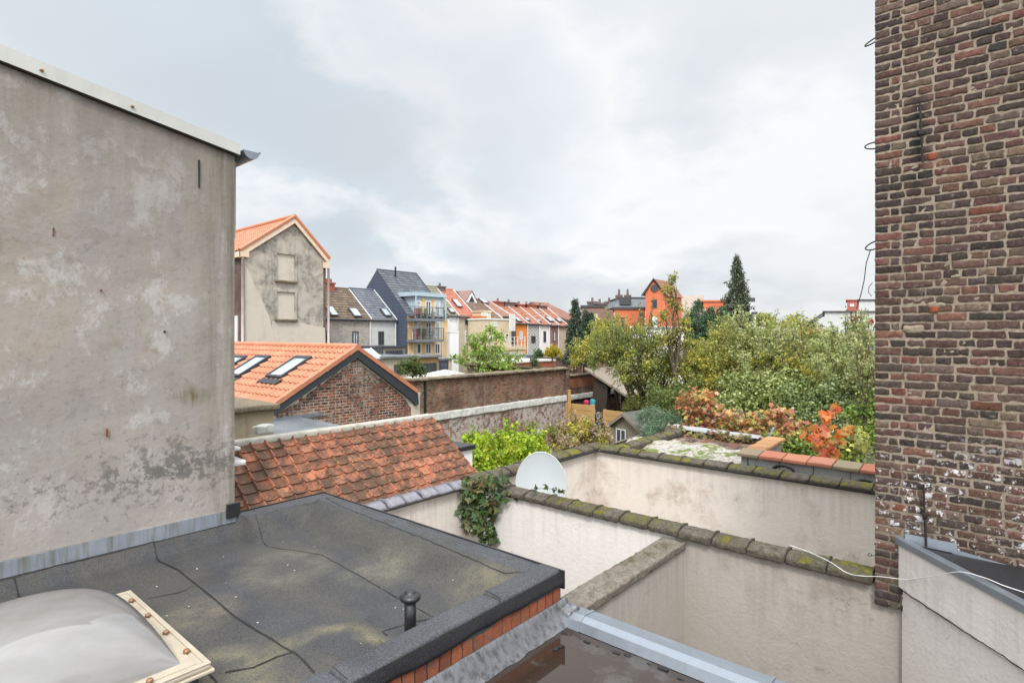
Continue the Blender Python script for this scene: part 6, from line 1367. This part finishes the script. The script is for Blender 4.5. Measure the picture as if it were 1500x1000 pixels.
# ash tree and plants in front of the terrace
tree('ash_tree', 'light green feathery tree between the party wall and the terrace', 'tree', atT(712, 560, 30), [B(698, 522, 30, .9), B(722, 520, 30, .9), B(706, 498, 30, .5), B(748, 530, 30, .6), B(676, 528, 30, .55), B(730, 500, 30, .45), B(700, 540, 29, .9), B(738, 542, 29, .9), B(718, 488, 30, .3), B(690, 505, 30, .4)], 150, 16, .17, [(.28, .42, .08), (.38, .50, .10), (.19, .31, .06), (.48, .56, .14)], .08, .26, shoots=34, flat=.45, droop=.5)
tree('round_bush', 'small dark green bush beside the timber garden room', 'bush', atT(603, 560, 27), [B(597, 541, 27, .45), B(606, 537, 27, .5), B(615, 545, 27, .35)], 60, 40, .1, [(.09, .15, .04), (.15, .2, .06)], .05, .2)
tree('yellow_bush', 'rounded golden-yellow bush in front of the brown brick house', 'bush', atT(809, 530, 33), [B(809, 517, 33, .42), B(804, 519, 33, .3), B(815, 519, 33, .3)], 50, 50, .1, [(.52, .42, .03), (.42, .36, .03), (.6, .5, .06)], .05, .16)
tree('small_shrub', 'little green plant on the low orange brick store', 'plant', atT(783, 537, 28), [B(783, 532, 28, .25), B(790, 520, 29, .3)], 24, 36, .1, [(.1, .16, .06)], .03, .15)
tree('yellow_tree', 'small yellow-leaved tree crown behind the cypresses', 'tree', atT(884, 540, 46), [B(884, 482, 48, .8), B(880, 490, 47, .8), B(893, 492, 46, .6)], 60, 40, .22, YL, .1, .35)
# conifers
def conifer(name, label, px, top, bot, t, wpx, pal, n=60, size=.22, ragged=.35, nl=60, power=.8, group=None):
    a = atT(px, top, t); h = (bot-top)/F*t; W = wpx/F*t/2; base = Vector((a.x, a.y, GZ)); o = thing(name, base, label, 'tree', group)
    mb = MB(); mb.tube([base, Vector((a.x, a.y, a.z-.1))], [.25, .04], 8)
    cl = []
    for i in range(n):
        f = (i+.5)/n; z = a.z-h*f; r = W*(f**power); k = max(2, int(5+9*f))
        for j in range(k):
            ang = random.uniform(0, 6.283); rr = r*random.uniform(.55, 1.+ragged*(random.random()**2)); p = Vector((a.x+rr*math.cos(ang), a.y+rr*math.sin(ang), z-.12*rr)); cl.append((p, (max(.16, r*.3), max(.16, r*.3), .16), nl*(.25+f*.4)))
            if j % 3 == 0: mb.tube([(a.x, a.y, z+.1), p], [.03, .01], 3, cap=False)
    obj('trunk', mb, M['bark'], o); leaf_cloud('crown', cl, size, pal, o, 'needle', 'needle' if size > .1 else 'rhomb', droop=.6, cjit=.2)
CG = [(.10, .13, .08), (.13, .16, .095), (.075, .10, .06), (.17, .19, .12)]
conifer('spruce', 'tall ragged spruce towering over the white wall', 1079, 376, 500, 46, 48, CG, 46, .30, .5, 46, .75)
conifer('spruce', 'dark spruce standing at the end of the house terrace', 843, 439, 530, 46, 34, [(.08, .12, .08), (.11, .15, .10), (.055, .08, .055)], 36, .30, .3, 46, .7)
conifer('cypress', 'narrow dark columnar cypress right beside the terrace spruce', 857, 454, 530, 47, 17, [(.05, .10, .06), (.065, .12, .07)], 34, .2, .1, 46, .3, 'columnar cypresses'); conifer('cypress', 'slightly shorter columnar cypress, right one of the pair', 866, 458, 530, 47, 16, [(.05, .10, .06), (.065, .12, .07)], 34, .2, .1, 46, .3, 'columnar cypresses')
for i, (px, top, w, lb) in enumerate(((1022, 439, 30, 'leftmost and tallest of the dark green cypress clump'), (1040, 450, 30, 'second cypress of the dark clump under the orange hall'), (1056, 449, 36, 'broad cypress of the dark clump nearest the spruce'), (1068, 457, 26, 'short cypress tucked against the tall spruce'), (1008, 462, 26, 'low cypress at the left foot of the dark clump'))):
    conifer('cypress', lb, px, top, 520, 42+i*.3, w*1.25, [(.07, .15, .075), (.09, .19, .09), (.05, .11, .06)], 34, .22, .15, 44, .4, 'dark cypress clump')
# far trees
tree('far_tree', 'distant yellow-green tree beside the white flue', 'tree', atT(1115, 500, 80), [B(1112, 478, 80, 2), B(1118, 485, 80, 1.6), B(1109, 468, 80, 1.2)], 60, 40, .4, YG, .3, .9); tree('far_tree', 'distant rounded tree left of the warehouse canopy', 'tree', atT(1165, 500, 75), [B(1165, 477, 75, 1.7), B(1155, 485, 75, 1.5), B(1177, 484, 75, 1.6), B(1166, 490, 70, 2)], 90, 40, .38, YG+[(.3, .2, .1)], .3, .8)
tree('far_tree', 'small autumn tree beneath the warehouse canopy', 'tree', atT(1195, 510, 40), [B(1190, 497, 40, .8), B(1202, 495, 40, .7)], 50, 40, .2, [(.4, .25, .1), (.3, .28, .08)], .1, .35)
# ground cover under the shrubs
g = []
for i in range(260): g.append(((random.uniform(13.5, 30), random.uniform(-6, 11), GZ+.25), (.6, .6, .3), 40))
o = leaf_cloud('undergrowth', g, .14, DG+OG, None); tag(o, kind='stuff')
# ================================================================ SKY, SUN, CAMERA
W_ = bpy.data.worlds.new('World'); S.world = W_; W_.use_nodes = True; nt = W_.node_tree; nt.nodes.clear()
wm = Mt.__new__(Mt); wm.nt = nt; wm.m = W_
SUN_EL, SUN_AZ = 48., 215.     # azimuth measured from +X towards +Y
def wn(): 
    out = nt.nodes.new('ShaderNodeOutputWorld'); tc = nt.nodes.new('ShaderNodeTexCoord')
    v = wm.N('VectorMath', {0: tc.outputs['Generated']}, operation='NORMALIZE'); o = wm.xyz(v)
    h = wm.ma('ADD', wm.ma('MAXIMUM', o[2], 0.), .34)
    p = wm.comb(wm.ma('DIVIDE', o[0], h), wm.ma('DIVIDE', o[1], h), 0.)
    a = wm.noi(wm.sc(p, 1, 1, 1), .5, 6, .5, .2); b = wm.noi(wm.vadd(p, (7.3, 2.1, 0)), 1.05, 5, .52, .1); 
    def dirdot(px, py): d = ray(px, py).normalized(); return wm.N('VectorMath', {0: v, 1: tuple(d)}, out=1, operation='DOT_PRODUCT')
    blue = wm.rng(wm.ma('ADD', dirdot(540, 230), wm.ma('MULTIPLY', wm.ma('SUBTRACT', a, .5), .35)), .80, 1.02)
    white = wm.rng(wm.ma('ADD', dirdot(1150, 130), wm.ma('MULTIPLY', wm.ma('SUBTRACT', b, .5), .3)), .78, 1.0)
    c = wm.mix(blue, (.82, .86, .90), (.62, .74, .83))
    c = wm.mix(wm.ma('MULTIPLY', white, .85), c, (.94, .955, .98))
    cc = wm.noi(wm.vadd(p, (2.2, 9.4, 0)), .95, 7, .54, .12); ed = wm.rng(cc, .475, .57); c = wm.mix(wm.ma('MULTIPLY', ed, wm.rng(o[2], .55, .15, .3, .85)), c, (.68, .72, .76)); c = wm.mix(wm.ma('MULTIPLY', wm.ma('MULTIPLY', wm.rng(cc, .40, .47), wm.rng(cc, .52, .47)), .85), c, (.98, .98, .985))
    # soft darker cloud bellies and bright rims, strongest low down
    low = wm.rng(o[2], .55, .08)
    g = wm.ma('MULTIPLY', wm.rng(b, .50, .66), wm.rng(low, 0, 1, .25, .75))
    c = wm.mix(wm.ma('MULTIPLY', g, .9), c, (.57, .62, .67))
    c = wm.mix(wm.ma('MULTIPLY', wm.rng(b, .5, .36), wm.rng(low, 0, 1, .1, .75)), c, (.93, .94, .95))
    c = wm.mix(wm.rng(o[2], .10, .0, 0, .6), c, (.80, .82, .83))
    c = wm.mix(wm.rng(o[2], .0, -.05), c, (.25, .24, .2))
    st = wm.N('MapRange', {0: o[2], 1: .52, 2: .8, 3: .78, 4: 2.1}, interpolation_type='SMOOTHSTEP')
    back = wm.rng(wm.N('VectorMath', {0: v, 1: (-FX, -FY, 0)}, out=1, operation='DOT_PRODUCT'), .0, .6, 1., 2.0)  # unseen sky behind the camera brightened as added fill light
    st = wm.ma('MULTIPLY', st, back)
    sky = nt.nodes.new('ShaderNodeTexSky'); sky.sky_type = 'NISHITA'; sky.sun_disc = False; sky.sun_elevation = math.radians(SUN_EL); sky.sun_rotation = math.radians(90-SUN_AZ)
    sky.air_density = 1.; sky.dust_density = 2.
    b1 = wm.N('Background', {0: sky.outputs[0], 1: .05}); b2 = wm.N('Background', {0: c, 1: st})
    mx = wm.N('MixShader', {0: .93, 1: b1, 2: b2}); nt.links.new(mx, out.inputs[0])
wn()
sl = bpy.data.lights.new('sun', 'SUN'); sl.energy = 1.5; sl.angle = math.radians(10); sl.color = (1, .95, .88)
so = bpy.data.objects.new('sun', sl); COL.objects.link(so)
d = Vector((math.cos(math.radians(SUN_AZ))*math.cos(math.radians(SUN_EL)), math.sin(math.radians(SUN_AZ))*math.cos(math.radians(SUN_EL)), math.sin(math.radians(SUN_EL))))
so.rotation_euler = d.to_track_quat('Z', 'Y').to_euler(); so.location = d*50
cd = bpy.data.cameras.new('camera'); cd.sensor_width = 36; cd.lens = F/1500*36; cd.shift_y = -10/1500; cd.clip_end = 6000; cd.clip_start = .05
co = bpy.data.objects.new('camera', cd); COL.objects.link(co); co.location = (0, 0, 0); co.rotation_euler = (math.pi/2, 0, math.atan2(-FX, FY)); S.camera = co
S.view_settings.view_transform = 'Standard'; S.view_settings.look = 'None'; S.view_settings.exposure = .46; S.view_settings.gamma = 1
S.render.engine = 'CYCLES'; S.cycles.max_bounces = 6; S.cycles.use_denoising = True
